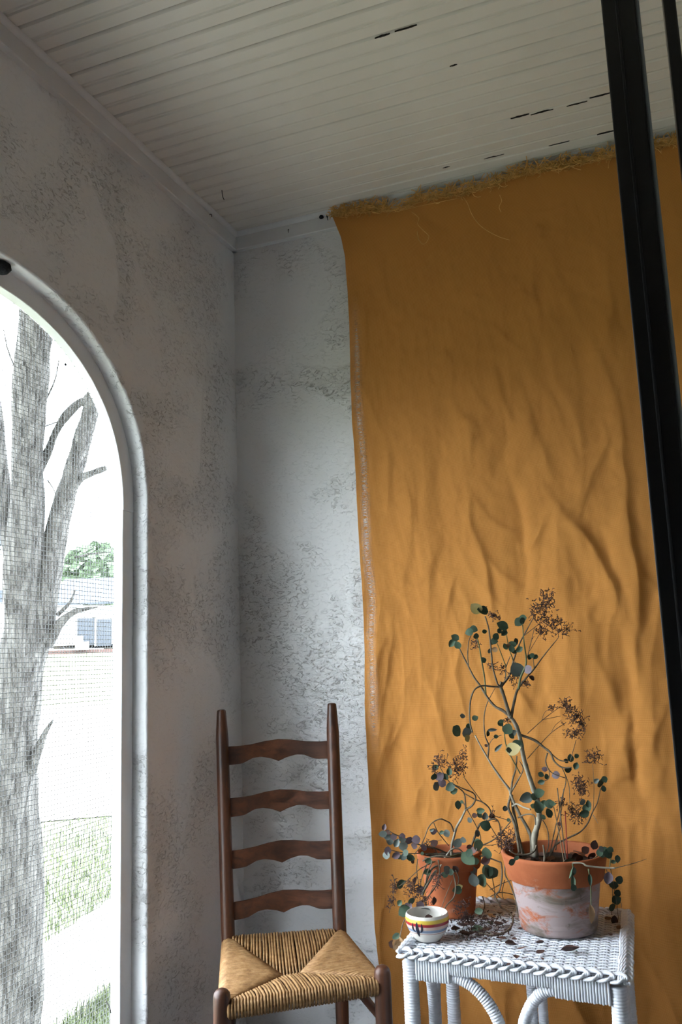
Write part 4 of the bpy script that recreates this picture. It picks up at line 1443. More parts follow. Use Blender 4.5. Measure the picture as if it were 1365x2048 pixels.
# ---- large terracotta pot with the tall straggling plant
B1 = on(1119, 1858, 2, TZ)
PZ = TZ + 0.0032
big = empty('potted_plant', (B1[0], B1[1], PZ), 'tall straggling succulent in a big weathered terracotta pot with orange rim', 'potted plant')
pot_parts(big, B1[0], B1[1], PZ, 0.094, 0.131, 0.184, 0.064, 0.011)
D1 = depth_of((B1[0], B1[1], 0.70))
BS = [  # points, start radius, end radius (frame px), start and end depth offset, material
    ([(1072, 1712), (1069.5, 1677), (1077.5, 1645), (1079, 1629), (1075.5, 1599), (1068, 1579), (1054, 1537), (1047, 1510), (1039.5, 1470), (1031, 1447), (1019.5, 1431)], 6.5, 3.8, 0, -.03, 'stempale'),
    ([(1021, 1433), (1006, 1421), (991, 1413), (977, 1397), (963, 1374), (949, 1355), (938, 1334), (918, 1294)], 3.2, 1.2, -.03, .03, 'stem'),
    ([(938, 1334), (936, 1311), (938, 1283), (943, 1271)], 1.2, .8, .0, .02, 'stem'),
    ([(972, 1388), (970, 1357), (964, 1322), (958, 1287), (953, 1271)], 1.7, 1.0, -.02, -.03, 'stemgreen'),
    ([(1022, 1436), (1019, 1428), (1009.5, 1395), (1002.5, 1374), (1005, 1364)], 3.8, 3.2, -.03, -.03, 'stem'),
    ([(1003, 1374), (995.5, 1367), (986, 1332), (982.6, 1297), (978, 1257), (971, 1233)], 1.9, 1.3, -.03, -.06, 'stem'),
    ([(1003, 1374), (984, 1373), (965, 1371.6), (951, 1378), (943, 1395), (940, 1419), (941, 1447), (946, 1465)], 1.9, 1.5, -.03, -.07, 'stem'),
    ([(1004, 1372), (1008, 1367), (1021, 1348), (1028, 1320), (1040, 1287), (1052, 1264), (1070, 1231)], 2.6, .8, -.03, .04, 'stem'),
    ([(1049, 1271), (1080, 1247)], .8, .6, .03, .04, 'stem'),
    ([(1012, 1355), (1013, 1334), (1021, 1313)], 1.3, .8, -.03, .0, 'stem'),
    ([(1013, 1334), (1004, 1310), (995, 1287)], 1.0, .8, -.02, -.04, 'stemgreen'),
    ([(1027, 1320), (1019, 1297), (1014, 1271)], 1.2, .9, .0, -.03, 'stemgreen'),
    ([(1023, 1434), (1029, 1404), (1036, 1379), (1054, 1355), (1068, 1339), (1091, 1308), (1118, 1275)], 3.2, .7, -.03, .0, 'stem'),
    ([(1038, 1378), (1042, 1355), (1052, 1332), (1053, 1315), (1049, 1287), (1046, 1250)], 2.3, 1.0, -.03, -.05, 'stemgreen'),
    ([(1069, 1336), (1067, 1315)], .8, .7, -.01, -.02, 'stem'),
    ([(1056, 1312), (1070, 1254)], .7, .6, .0, .02, 'stem'), ([(1060, 1302), (1080, 1268)], .6, .5, .0, .02, 'stem'),
    ([(1030, 1322), (1038, 1345)], .6, .6, .0, .0, 'stem'),
    ([(1041, 1470), (1069, 1480), (1089, 1495), (1102, 1506), (1109, 1522), (1124, 1534.5), (1144, 1535)], 2.9, 1.3, -.02, -.08, 'stem'),
    ([(1102, 1506), (1119, 1520), (1137, 1523)], 1.4, .9, -.05, -.07, 'stem'),
    ([(1096, 1506), (1092, 1522), (1097, 1537), (1107, 1547), (1131, 1556)], 1.5, .8, -.05, -.06, 'stem'),
    ([(1099, 1540), (1099, 1556), (1090, 1562)], .9, .7, -.05, -.07, 'stem'),
    ([(1124, 1534), (1133, 1559), (1125, 1594), (1119, 1624), (1108, 1670), (1100, 1712)], .9, 1.2, -.07, 0, 'stem'),
    ([(1133, 1553), (1139, 1574), (1140, 1607)], .8, .6, -.06, -.05, 'stem'),
    ([(1141, 1523), (1153, 1480)], .7, .6, -.07, -.05, 'stem'),
    ([(1056, 1467), (1087, 1439), (1119, 1415)], .8, .6, -.02, .03, 'stem'), ([(1085, 1440), (1090, 1425), (1104, 1416)], .5, .4, 0, .02, 'stem'), ([(1087, 1439), (1122, 1432)], .5, .4, .0, .02, 'stem'),
    ([(1056, 1517), (1080, 1490), (1104, 1465), (1133, 1445)], .8, .6, -.02, .05, 'stem'), ([(1104, 1463), (1112, 1450), (1124, 1440)], .5, .4, .02, .04, 'stem'),
    ([(1064, 1712), (1062, 1671), (1042, 1632), (1029.5, 1607), (1022, 1589), (1019.5, 1579), (1004.6, 1559), (987, 1534), (976, 1516), (962, 1492), (951, 1471)], 3.6, 1.4, .01, .06, 'stempale'),
    ([(976, 1515), (978, 1492), (971, 1472), (968.5, 1447), (970, 1425), (976, 1404), (991, 1376)], 1.9, .6, .05, .04, 'stem'),
    ([(978, 1492), (986, 1478), (1004, 1470)], .8, .6, .05, .04, 'stem'),
    ([(1022, 1589), (1026, 1559), (1032, 1539), (1034.5, 1512)], 2.1, 1.3, .03, .02, 'stem'),
    ([(1023, 1584), (1034.5, 1564), (1047, 1539), (1039.5, 1522)], 2.0, .7, .03, .0, 'stem'),
    ([(1041, 1547), (1022, 1512), (1012, 1487), (1009.5, 1467), (1004.6, 1450)], 1.2, 1.0, .02, .0, 'stemgreen'),
    ([(1022, 1592), (1017, 1614), (1024, 1632), (1032, 1657), (1040, 1705)], 2.6, 2.8, .03, .0, 'stem'),
    ([(1024, 1590), (1027, 1619), (1032, 1640), (1037, 1671), (1048, 1712)], 2.6, 3.4, .03, .01, 'stem'),
    ([(1026, 1612), (1034.5, 1608), (1049, 1615), (1062, 1619)], 1.8, 1.6, .02, -.03, 'stempale'),
    ([(1037, 1635), (1052, 1629), (1069, 1631), (1072, 1650)], 1.6, 1.3, .02, -.03, 'stem'),
    ([(1100, 1712), (1112, 1690), (1139, 1675), (1161, 1664), (1176, 1647), (1186, 1624), (1196, 1604), (1202, 1577)], 1.9, .9, .01, .02, 'stem'),
    ([(1187, 1622), (1189, 1574), (1186, 1529)], .6, .5, .01, .02, 'stem'),
    ([(1187, 1630), (1197, 1647)], .9, .3, .01, .0, 'stempale'),
    ([(1086, 1640), (1096, 1660), (1098, 1690), (1090, 1712)], 1.0, 1.0, -.03, 0, 'stem'),
    ([(1020, 1700), (1032, 1708), (1055, 1709), (1069, 1702), (1074, 1690)], 1.5, 2.2, -.05, -.04, 'stem'),
    ([(1088, 1735), (1090, 1712), (1087, 1690)], 2.6, 1.6, -.09, -.07, 'stem'),
    ([(1112, 1700), (1118, 1660), (1126, 1600), (1128, 1578)], 1.2, .7, .02, .0, 'stem'), ([(1106, 1705), (1113, 1680), (1124, 1650)], 1.2, .9, .0, .02, 'stem'),
    ([(1131, 1731), (1149, 1726), (1167, 1727), (1176, 1732), (1217, 1736), (1231, 1736)], 1.6, 1.8, -.12, -.14, 'stempale'),
    ([(1231, 1736), (1260, 1729), (1294, 1718)], .9, .35, -.14, -.08, 'stempale'),
    ([(1178, 1738), (1182, 1770), (1183, 1811)], 1.5, .8, -.145, -.14, 'stemgreen'),
    ([(1146, 1728), (1148, 1740), (1146, 1752)], 1.4, 1.2, -.13, -.14, 'stemgreen'),
    ([(1218, 1700), (1222, 1715), (1220, 1734)], 1.1, 1.0, -.08, -.13, 'stemgreen'), ([(1176, 1726), (1196, 1712), (1212, 1700)], 1.4, 1.2, -.08, -.06, 'stemgreen'),
    ([(1222, 1738), (1232, 1790), (1238, 1840)], .8, .5, -.02, .02, 'stem'), ([(1214, 1740), (1226, 1780), (1224, 1830)], .9, .5, .0, .03, 'stem'),
    ([(1205, 1737), (1240, 1800), (1244, 1815)], .7, .5, .02, .05, 'stem'),
]
for pts, r0, r1, a, b, mt in BS:
    stem(big, pts, r0, r1, D1 + a, D1 + b, mt)
for pts, r, mt in (([(1130, 1731), (1120, 1672), (1108, 1613)], .95, 'stick'), ([(1133, 1724), (1124, 1650), (1115.4, 1576)], 1.1, 'stem'), ([(1135.5, 1725), (1134, 1680), (1131, 1622)], 1.15, 'redstick')):
    stem(big, pts, r, r, D1 - .07, D1 - .03, mt, 'stake', knots=0)
BL = [(911, 1275, 16, 'd'), (905, 1287, 18, 'g'), (916, 1290, 16, 'g'), (939, 1264, 16, 'g'), (948, 1258, 15, 'd'), (953, 1272, 13, 'd'), (953, 1217, 26, 'y'), (966, 1221, 24, 'g'), (1006, 1251, 23, 'g'), (1009, 1266, 15, 'd'), (1000, 1262, 12, 'g'), (1038, 1244, 18, 'd'), (1046, 1236, 15, 'g'), (1046, 1242, 14, 'd'), (993, 1273, 14, 'g'), (989, 1282, 14, 'd'), (985, 1285, 9, 'g'), (1026, 1288, 15, 'g'), (1033, 1283, 13, 'd'), (1024, 1297, 14, 'd'), (1039, 1299, 15, 'g'), (1028, 1303, 13, 'd'), (1012, 1293, 13, 'g'), (1018, 1292, 13, 't'),
      (1060, 1314, 11, 'd'), (1065, 1311, 10, 'd'), (1072, 1314, 11, 'd'), (1035, 1339, 32, 'e'), (1056, 1339, 18, 'p'), (1064, 1356, 13, 'b'), (968, 1320, 12, 'g'), (990, 1299, 12, 't'), (980, 1302, 10, 'e'), (970, 1263, 10, 'g'), (926, 1432, 11, 'e'), (951, 1436, 13, 'g'), (915, 1462, 23, 'g'), (935, 1464, 27, 'e'), (936, 1477, 14, 'y'), (938, 1452, 12, 'd'), (1002, 1447, 13, 'd'), (1003, 1443, 11, 'g'), (1016, 1458, 24, 'd'), (1026, 1466, 17, 'e'), (1024, 1472, 12, 'd'), (1035, 1490, 22, 'd'), (1027, 1498, 29, 'y'), (1019, 1500, 12, 'g'), (1023, 1507, 10, 'e'),
      (976, 1467, 11, 'd'), (993, 1473, 9, 'd'), (997, 1496, 20, 'e', 55, 3), (973, 1491, 7, 'b'), (985, 1460, 18, 'e', 10, 3), (1142, 1516, 15, 'd'), (1153, 1532, 15, 'd'), (1137, 1539, 16, 'd'), (1154, 1512, 11, 'g'), (1133, 1522, 11, 'd'), (1083, 1549, 12, 'd'), (1083, 1564, 14, 'd'), (1094, 1553, 11, 'd'), (1090, 1538, 11, 'p'), (1112, 1550, 16, 'p'), (1053, 1596, 27, 'e'), (1079, 1586, 21, 'g'), (1069, 1594, 16, 'g'), (1077, 1613, 27, 'g'), (1099, 1608, 18, 'd'), (1088, 1609, 17, 'g'), (1106, 1607, 12, 'g'), (1099, 1626, 18, 'd'), (1087, 1634, 11, 'g'), (1067, 1612, 10, 'g'),
      (1202, 1566, 19, 'd', 85), (1210, 1559, 14, 'g'), (1194, 1562, 12, 'e'), (1208, 1577, 12, 'd'), (1175, 1616, 21, 'g'), (1169, 1627, 20, 'd'), (1166, 1604, 15, 'e'), (1178, 1608, 14, 'd'), (1012, 1618, 11, 'e'), (1025, 1724, 15, 'd'), (1034, 1716, 12, 'g'), (1120, 1648, 9, 'b'), (1172, 1700, 17, 'b'), (1190, 1690, 17, 'b'), (1184, 1712, 18, 'b'), (1160, 1718, 16, 'b'), (1150, 1712, 14, 'b'), (1200, 1705, 15, 'd'), (1204, 1698, 12, 'e'), (1212, 1703, 17, 'g'), (1218, 1708, 18, 'd'), (1207, 1708, 16, 'g'), (1222, 1700, 13, 'g'), (1236, 1718, 14, 'd'), (1228, 1724, 11, 'g'), (1217, 1756, 24, 'p', -95, 1), (1146, 1748, 36, 'g', -88, 3), (1147, 1766, 26, 'g', -92, 3), (1148, 1775, 14, 'd'), (1181, 1760, 22, 'd', -90, 3), (1184, 1829, 36, 't', -82, 3), (1184, 1826, 30, 't', -88, 3),
      (1140, 1722, 26, 'g', 10, 3), (1228, 1770, 18, 'd'), (1234, 1800, 18, 'd'), (1226, 1815, 16, 'd'), (1240, 1760, 16, 'd'), (1230, 1840, 16, 'b'), (1236, 1786, 15, 'd')]
for t_ in BL:
    x, y, s, k = t_[:4]
    off = -.04 if y < 1660 else -.11
    if k == 'b' and 1690 < y < 1722: off = -.02
    if y > 1730: off = -.148
    if x > 1222 and y > 1755: off = 0.0
    leaf(big, x, y, s, k, D1 + off + rl.uniform(-.015, .015), t_[4] if len(t_) > 4 else None, t_[5] if len(t_) > 5 else None)
for x, y, rx, ry in ((1096, 1189, 13, 8), (1082, 1214, 18, 14), (1094, 1205, 12, 16), (1094, 1238, 20, 9), (1085, 1262, 15, 12), (1127, 1258, 17, 10), (1113, 1247, 12, 10), (1066, 1225, 6, 8), (986, 1232, 12, 8), (952, 1287, 4, 12), (1005, 1338, 8, 5), (985, 1332, 5, 7), (1028, 1355, 10, 10), (1054, 1367, 5, 8), (1132, 1405, 9, 10), (1140, 1420, 12, 12), (1152, 1436, 18, 14), (1151, 1467, 20, 8), (1166, 1452, 9, 12), (1189, 1516, 20, 12), (1159, 1569, 15, 18), (1166, 1580, 10, 10), (1151, 1622, 17, 15), (1160, 1634, 10, 7), (1104, 1415, 4, 5), (1014, 1442, 5, 5), (1125, 1606, 8, 8), (1014, 1690, 14, 14), (1024, 1672, 9, 12)):
    cluster(big, x, y, rx, ry, D1 + rl.uniform(-.05, .03))
for _ in range(26):   # dry litter in the pot: short curled scraps
    a = rl.uniform(0, 2 * PI); r = 0.10 * math.sqrt(rl.random())
    p = Vector((B1[0] + r * math.cos(a), B1[1] + r * math.sin(a), PZ + 0.184 - .064 * .45 + .010))
    o = bpy.data.objects.new('leaf', LM['brown'][rl.choice((1, 2))])
    link(o, big)
    L = rl.uniform(.015, .028)
    o.matrix_local = Matrix.Translation(p - big.location) @ Matrix.Rotation(rl.uniform(0, 6.28), 4, 'Z') @ Matrix.Rotation(rl.uniform(-.6, .6), 4, 'X') @ Matrix.Scale(L, 4)

# ---- smaller terracotta pot with the trailing plant
B2 = on(905, 1828, 2, TZ)
small = empty('potted_plant', (B2[0], B2[1], PZ), 'smaller plain terracotta pot with a tangled trailing purple-leaved succulent', 'potted plant')
pot_parts(small, B2[0], B2[1], PZ, 0.062, 0.088, 0.158, 0.040, 0.009)
for o in small.children:
    if o.name.startswith('pot_body'): o.data.materials[0] = M['clay']
D2 = depth_of((B2[0], B2[1], 0.68))
SS = [
    ([(905, 1731), (904, 1694), (910, 1668), (914, 1654), (924, 1636), (932, 1619)], 2.8, 2.0, 0, -.03, 'stempale'),
    ([(932, 1619), (931, 1599), (928, 1585), (918, 1576), (898, 1562), (881, 1535)], 1.8, .7, -.03, -.05, 'stem'),
    ([(932, 1619), (945, 1611), (952, 1597), (947, 1586), (926, 1577), (906, 1568)], 2.0, 1.1, -.03, -.06, 'stem'),
    ([(928, 1554), (947, 1580), (965, 1604)], .7, .8, -.02, .0, 'stem'),
    ([(930, 1587), (951, 1599), (965, 1604), (978, 1615), (983, 1628), (980, 1640), (963, 1646), (955, 1660), (945, 1689), (935, 1712)], 1.0, 2.4, .0, -.01, 'stem'),
    ([(908, 1663), (902, 1648), (891, 1641), (881, 1638), (867, 1644), (857, 1656), (850, 1675), (840, 1695), (828, 1710)], 1.5, .8, -.02, -.05, 'stem'),
    ([(868, 1646), (877, 1665), (898, 1691)], .9, .9, -.04, -.03, 'stem'),
    ([(898, 1708), (873, 1697), (852, 1693), (836, 1688), (811, 1677), (791, 1669), (779, 1662)], 1.9, .9, -.02, -.06, 'stem'),
    ([(868, 1707), (844, 1707), (809, 1706), (781, 1700)], 1.1, .8, -.03, -.08, 'stem'),
    ([(840, 1690), (862, 1682), (884, 1680)], .6, .6, -.03, -.03, 'stem'),
    ([(935, 1704), (955, 1693), (974, 1687), (996, 1673), (1023, 1642)], 1.6, 1.0, -.02, -.05, 'stem'),
    ([(980, 1640), (992, 1638), (1000, 1650), (1003, 1681), (1004, 1700)], 1.5, 1.3, -.02, -.04, 'stem'),
    ([(926, 1603), (957, 1660), (962, 1681), (958, 1704)], .9, 1.0, -.02, -.02, 'stem'), ([(967, 1628), (985, 1658), (1000, 1683)], .9, .9, -.03, -.03, 'stem'),
    ([(989, 1632), (1019, 1641)], .7, .5, -.03, -.03, 'stem'), ([(955, 1690), (985, 1690), (1000, 1686)], .7, .6, -.02, -.03, 'stem'),
    ([(904, 1731), (890, 1736), (873, 1742), (862, 1758), (851, 1777), (845, 1790)], 2.9, 2.6, -.05, -.11, 'stempale'),
    ([(886, 1727), (866, 1736), (858, 1751), (851, 1770), (847, 1786)], 2.3, 2.0, -.07, -.10, 'stem'),
    ([(877, 1720), (880, 1744), (873, 1771), (851, 1799), (825, 1821), (809, 1841), (802, 1865), (801, 1876)], 1.3, .9, -.08, -.20, 'stem'),
    ([(908, 1749), (912, 1773), (908, 1795), (893, 1812), (882, 1838)], 1.7, 1.1, -.10, -.20, 'stem'),
    ([(912, 1740), (918, 1756), (916, 1770)], 1.0, .8, -.10, -.11, 'stem'),
    ([(860, 1727), (838, 1740), (814, 1762), (798, 1773)], 1.1, .7, -.09, -.12, 'stem'),
    ([(786, 1751), (790, 1764), (787, 1790), (779, 1826)], .6, .5, -.10, -.12, 'stem'),
    ([(1003, 1725), (1005, 1749), (1000, 1780), (991, 1793), (1003, 1815)], 1.7, 1.6, -.08, -.10, 'stem'),
    ([(1011, 1727), (1011, 1749), (1022, 1771), (1033, 1804), (1037, 1834)], 1.5, 1.2, -.13, -.18, 'stem'),
    ([(1003, 1725), (985, 1718), (965, 1712), (940, 1712)], 1.5, 1.8, -.07, -.03, 'stem'),
    ([(1011, 1727), (1030, 1716), (1040, 1700)], 1.3, 1.4, -.12, -.10, 'stem'),
    ([(966, 1793), (970, 1812), (963, 1832)], 1.2, 1.1, -.02, -.08, 'stem'),
    ([(850, 1716), (880, 1722), (905, 1722), (940, 1716)], 1.6, 1.5, -.06, -.05, 'stem'), ([(846, 1722), (872, 1712), (900, 1714), (930, 1724)], 1.5, 1.5, -.08, -.08, 'stem'),
    ([(852, 1709), (885, 1708), (925, 1710)], 1.3, 1.3, .02, .03, 'stem'), ([(858, 1728), (890, 1716), (930, 1706)], 1.4, 1.4, -.09, .0, 'stemgreen'),
    ([(880, 1735), (900, 1702), (918, 1698), (932, 1712)], 1.6, 1.6, -.08, -.05, 'stempale'), ([(858, 1718), (850, 1740), (842, 1765), (846, 1790)], 1.2, 1.0, -.08, -.10, 'stem'), ([(866, 1722), (856, 1745), (852, 1770)], 1.4, 1.2, -.09, -.10, 'stem'),
    ([(836, 1718), (834, 1740), (838, 1770)], 1.0, .8, -.09, -.10, 'stem'), ([(878, 1712), (866, 1690), (862, 1686)], .8, .6, -.03, -.04, 'stem'),
    ([(870, 1770), (860, 1790), (868, 1800)], .8, .6, -.12, -.14, 'stem'), ([(905, 1760), (893, 1790), (882, 1820)], .7, .6, -.12, -.19, 'stem'),
    ([(980, 1780), (1010, 1765), (1035, 1758)], .9, .8, .10, .10, 'stem'), ([(968, 1760), (995, 1790), (1020, 1812)], .9, .8, .09, .11, 'stem'), ([(970, 1800), (1000, 1785), (1030, 1790)], .9, .8, .10, .10, 'stem'), ([(985, 1755), (990, 1785), (985, 1815)], .9, .8, .10, .08, 'stem'), ([(1010, 1760), (1005, 1790), (1018, 1815)], .8, .8, .10, .08, 'stem'),
]
for pts, r0, r1, a, b, mt in SS:
    stem(small, pts, r0, r1, D2 + a, D2 + b, mt)
SL = [(871, 1535, 14, 'g'), (899, 1543, 15, 'g'), (880, 1553, 19, 'p'), (869, 1554, 14, 'd'), (891, 1554, 14, 'd'), (885, 1566, 16, 'p'), (874, 1573, 18, 'e'), (901, 1574, 20, 'd'), (909, 1582, 15, 'g'), (881, 1548, 10, 'd'), (917, 1610, 16, 'd'), (924, 1604, 8, 'd'), (962, 1621, 16, 'g'), (971, 1632, 17, 'e'), (960, 1630, 12, 'd'), (972, 1651, 21, 'd'), (950, 1631, 11, 'b'), (940, 1640, 11, 'e'), (955, 1667, 15, 'e'), (1011, 1617, 12, 'g'), (916, 1686, 20, 'e'), (927, 1680, 14, 'e'), (957, 1685, 16, 'g'), (894, 1667, 14, 'e'), (868, 1663, 14, 'p'), (864, 1660, 9, 'e'), (884, 1665, 10, 'd'), (869, 1686, 15, 'b'), (1018, 1640, 8, 'd'),
      (769, 1654, 12, 'p'), (766, 1668, 16, 'e'), (776, 1664, 12, 'b'), (776, 1673, 16, 'e'), (780, 1682, 17, 'e'), (788, 1674, 15, 'p'), (794, 1686, 16, 'e', 65, 1), (805, 1673, 13, 'p'), (806, 1679, 15, 'e'), (807, 1693, 19, 'e'), (819, 1682, 17, 'p'), (829, 1692, 15, 'p'), (833, 1679, 17, 'p'), (848, 1695, 14, 'p'), (776, 1702, 16, 'p'), (773, 1710, 15, 'e'), (793, 1711, 17, 'p'), (798, 1713, 11, 'd'), (811, 1706, 15, 'd'), (808, 1714, 14, 'e'), (822, 1715, 17, 'd'), (826, 1722, 12, 'b'), (845, 1707, 7, 'g'),
      (937, 1717, 30, 'g'), (939, 1706, 16, 'd'), (950, 1722, 22, 'd'), (974, 1706, 24, 'g'), (972, 1720, 22, 'p', 20, 1), (957, 1691, 22, 'g'), (983, 1744, 36, 'g'), (975, 1742, 24, 'd'), (948, 1760, 25, 'e'), (965, 1759, 28, 'g'), (968, 1768, 14, 'y'), (947, 1742, 16, 'e'), (895, 1740, 17, 'e'), (890, 1749, 14, 'g'), (901, 1744, 14, 'd'), (855, 1744, 16, 'g'), (857, 1722, 14, 'g'), (912, 1738, 16, 'b'), (915, 1780, 20, 'g'), (919, 1774, 14, 'y'), (804, 1765, 15, 'd'), (800, 1771, 14, 'g'), (830, 1761, 13, 'p'), (841, 1779, 16, 'p'), (800, 1806, 14, 'd'), (809, 1822, 24, 'd'), (817, 1814, 22, 'p'), (824, 1803, 15, 'd'), (841, 1811, 18, 'p'), (850, 1822, 23, 'e'), (858, 1836, 15, 'b'), (868, 1802, 15, 'b'), (958, 1822, 17, 'g'), (792, 1872, 16, 'g'), (798, 1889, 30, 't', -80, 1), (801, 1890, 26, 't', -100, 1), (795, 1891, 26, 't', -75, 1), (787, 1889, 18, 'b'), (815, 1904, 19, 'b', -45, 1), (1022, 1722, 15, 'd'), (948, 1700, 14, 'b'), (940, 1694, 12, 'b')]
for t_ in SL:
    x, y, s, k = t_[:4]
    off = -.05 if y < 1700 else -.10
    if x < 870 and y > 1790: off = -.17
    if y > 1830 and x < 830: off = -.215
    if y > 1830 and 850 < x < 870: off = -.20
    if 940 < x < 990 and y < 1775 and y > 1690: off = -.07
    if y > 1815 and x > 940: off = -.085
    leaf(small, x, y, s, k, D2 + off + rl.uniform(-.008, .008), t_[4] if len(t_) > 4 else None, t_[5] if len(t_) > 5 else None)
for x, y, rx, ry, of in ((881, 1521, 13, 15, -.05), (870, 1537, 5, 8, -.05), (916, 1533, 15, 24, -.03), (930, 1508, 6, 7, -.03), (986, 1632, 8, 8, -.02), (1006, 1671, 10, 14, -.05), (1012, 1692, 15, 15, -.08), (831, 1782, 16, 17, -.12), (824, 1770, 10, 10, -.12), (850, 1800, 14, 10, -.14), (789, 1772, 5, 14, -.11), (783, 1800, 4, 16, -.12), (875, 1760, 8, 14, -.12), (854, 1690, 8, 5, -.03), (926, 1818, 12, 18, -.15), (934, 1834, 13, 10, -.16)):
    cluster(small, x, y, rx, ry, D2 + of)

# ---- striped bowl
B3 = on(857, 1880, 2, TZ)
bowl = empty('ceramic_bowl', (B3[0], B3[1], PZ), 'small round ceramic bowl with yellow, red and blue stripes and a painted cactus', 'bowl')
h = 0.062
prof = [(0, 0), (.030, 0), (.0325, .002), (.038, .010), (.046, .022), (.0515, .034), (.0535, .044), (.0530, .054), (.0515, .060), (.0500, .062), (.0475, .0615), (.0465, .058), (.0475, .050), (.0470, .042), (.043, .028), (.034, .014), (.020, .008), (0, .007)]
bb = MB().lathe([(max(r, 1e-4), z + PZ) for r, z in prof[:10]], B3[0], B3[1], 48)
bb.f = bb.f[:-1]
bb = bb.obj('bowl_body', M['bowl'], bowl, True, 70)
bi = MB().lathe([(max(r, 1e-4), z + PZ) for r, z in prof[9:]], B3[0], B3[1], 48)
bi.f = [q_ for q_ in bi.f if len(q_) == 4]
bi.obj('bowl_inside', M['glaze'], bowl, True, 70)
MB().lathe([(1e-4, PZ + .0075), (.019, PZ + .009), (.026, PZ + .0135), (.025, PZ + .0150), (1e-4, PZ + .016)], B3[0], B3[1], 30, .02).obj('soil', M['soil'], bowl)
# bowl outer radius at height z
def brad(z): return float(np.interp(z, [.002, .010, .022, .034, .044, .054, .060], [.0325, .038, .046, .0515, .0535, .0530, .0515]))
toc = math.atan2(C[1] - B3[1], C[0] - B3[0])
for pts, wd in (([(0, .016), (0, .026), (0, .038), (0, .051)], .0090), ([(-.004, .026), (-.0105, .029), (-.0125, .037), (-.0115, .049)], .0052), ([(.004, .026), (.0105, .030), (.0125, .037), (.0115, .049)], .0052)):
    mb = MB()
    ps = smoothpath([(a, b, 0) for a, b in pts], 5)
    vs = []; fs = []
    m = len(ps)
    for i, p in enumerate(ps):
        t = i / (m - 1)
        ww = wd * (math.sin(PI * min(max(t, .04), .96)) ** .7)
        for s in (-1, 1):
            a = p.x + s * ww * .5 - 0.026; z = p.y
            r = brad(z) + .0004
            th = toc + a / .052 * -1 * -1 - 0.0
            vs.append((B3[0] + r * math.cos(th), B3[1] + r * math.sin(th), PZ + z))
    for i in range(m - 1):
        fs.append((i * 2, i * 2 + 1, i * 2 + 3, i * 2 + 2))
    mb.add(vs, fs)
    mb.obj('painted_cactus', M['ink'], bowl).parent = bb

# ---- fallen leaves, twigs on the table
fallen = [(1022, 1890, 22, 'b'), (1046, 1896, 16, 'b'), (1080, 1886, 15, 'b'), (1082, 1905, 16, 'b'), (1033, 1915, 14, 'b'), (1052, 1916, 14, 'b'), (1142, 1901, 30, 'b'), (1018, 1929, 9, 'b'), (1085, 1918, 8, 'b'), (1240, 1855, 12, 'b'), (1221, 1870, 10, 'b'), (1217, 1838, 12, 'b'), (1042, 1858, 8, 'b'), (956, 1858, 20, 'd'), (927, 1852, 20, 'b'), (975, 1860, 18, 'b'), (1000, 1850, 20, 'b'), (1010, 1846, 16, 'b'), (990, 1870, 20, 'b'), (945, 1868, 18, 'b'), (972, 1840, 14, 'b'), (985, 1832, 14, 't'), (1000, 1828, 14, 'b'), (930, 1868, 18, 'b'), (912, 1860, 18, 'b'), (1005, 1876, 14, 'b'), (962, 1872, 14, 'b'), (942, 1848, 15, 'b'), (1016, 1862, 14, 'b'), (1024, 1832, 13, 'b'), (980, 1848, 15, 'd'), (908, 1905, 8, 'b'), (1030, 1879, 9, 'b'), (1034, 1888, 8, 'b')]
for i, (x, y, s, k) in enumerate(fallen):
    p = on(x, y, 2, TZ + .007)
    L = s / F * depth_of(p) * 1.3
    o = bpy.data.objects.new('fallen_leaf', LM[KEY[k]][(1, 2, 1, 0)[i % 4]])
    link(o)
    near_pot = y < 1880 and x < 1030
    big_ = (x, y) == (1142, 1901)
    if big_: lab, g = 'largest curled brown fallen leaf on the table in front of the big pot', None
    elif (x, y) == (1022, 1890): lab, g = 'curled reddish-brown fallen leaf on the wicker between bowl and big pot', None
    elif near_pot: lab, g = 'small shrivelled leaf in the dark litter heaped between the two terracotta pots', 'leaf litter between the pots'
    elif x > 1200: lab, g = 'tiny dead leaf at the shaded table end right beside the big pot', 'dead leaves beside the big pot'
    else: lab, g = 'small dead brown leaf scrap lying loose on the open white wicker', 'leaf scraps on the open wicker'
    tag(o, lab, 'leaf', g)
    o.matrix_world = Matrix.Translation(Vector(p) + Vector((0, 0, .0))) @ Matrix.Rotation(rl.uniform(0, 6.28) if not big_ else .1, 4, 'Z') @ Matrix.Rotation(rl.uniform(-.35, .35), 4, 'X') @ Matrix.Rotation(rl.uniform(-.25, .15), 4, 'Y') @ Matrix.Translation((-L / 2, 0, L * .10)) @ Matrix.Scale(L, 4)
# fallen curved twig
tw = [on(x, y, 2, TZ + .010) for x, y in ((1003, 1815), (1018, 1824), (1027, 1839), (1020, 1857), (1003, 1868), (981, 1870), (958, 1866))]
o = MB().tube(smoothpath(tw, 5), [0.0026] * 31, 8).obj('fallen_twig', M['stem'])
tag(o, 'curved bare twig lying on the table beside the big pot', 'twig')
mb = MB()
for _ in range(420):   # crumbs and dry flower bits too small to count
    x = rl.gauss(965, 32); y = rl.gauss(1852, 15)
    p = Vector(on(x, y, 2, TZ + .007 + abs(rl.gauss(0, .004))))
    if (p.x - B2[0]) ** 2 + (p.y - B2[1]) ** 2 < .07 ** 2 or (p.x - B1[0]) ** 2 + (p.y - B1[1]) ** 2 < .115 ** 2 or (p.x - B3[0]) ** 2 + (p.y - B3[1]) ** 2 < .062 ** 2: continue
    a = Vector((rl.gauss(0, 1), rl.gauss(0, 1), rl.gauss(0, .5))).normalized() * rl.uniform(.003, .008)
    mb.tube([p, p + a * .5 + Vector((0, 0, .001)), p + a], rl.uniform(.0006, .0016), 4)
o = mb.obj('dry_litter', M['dry'])
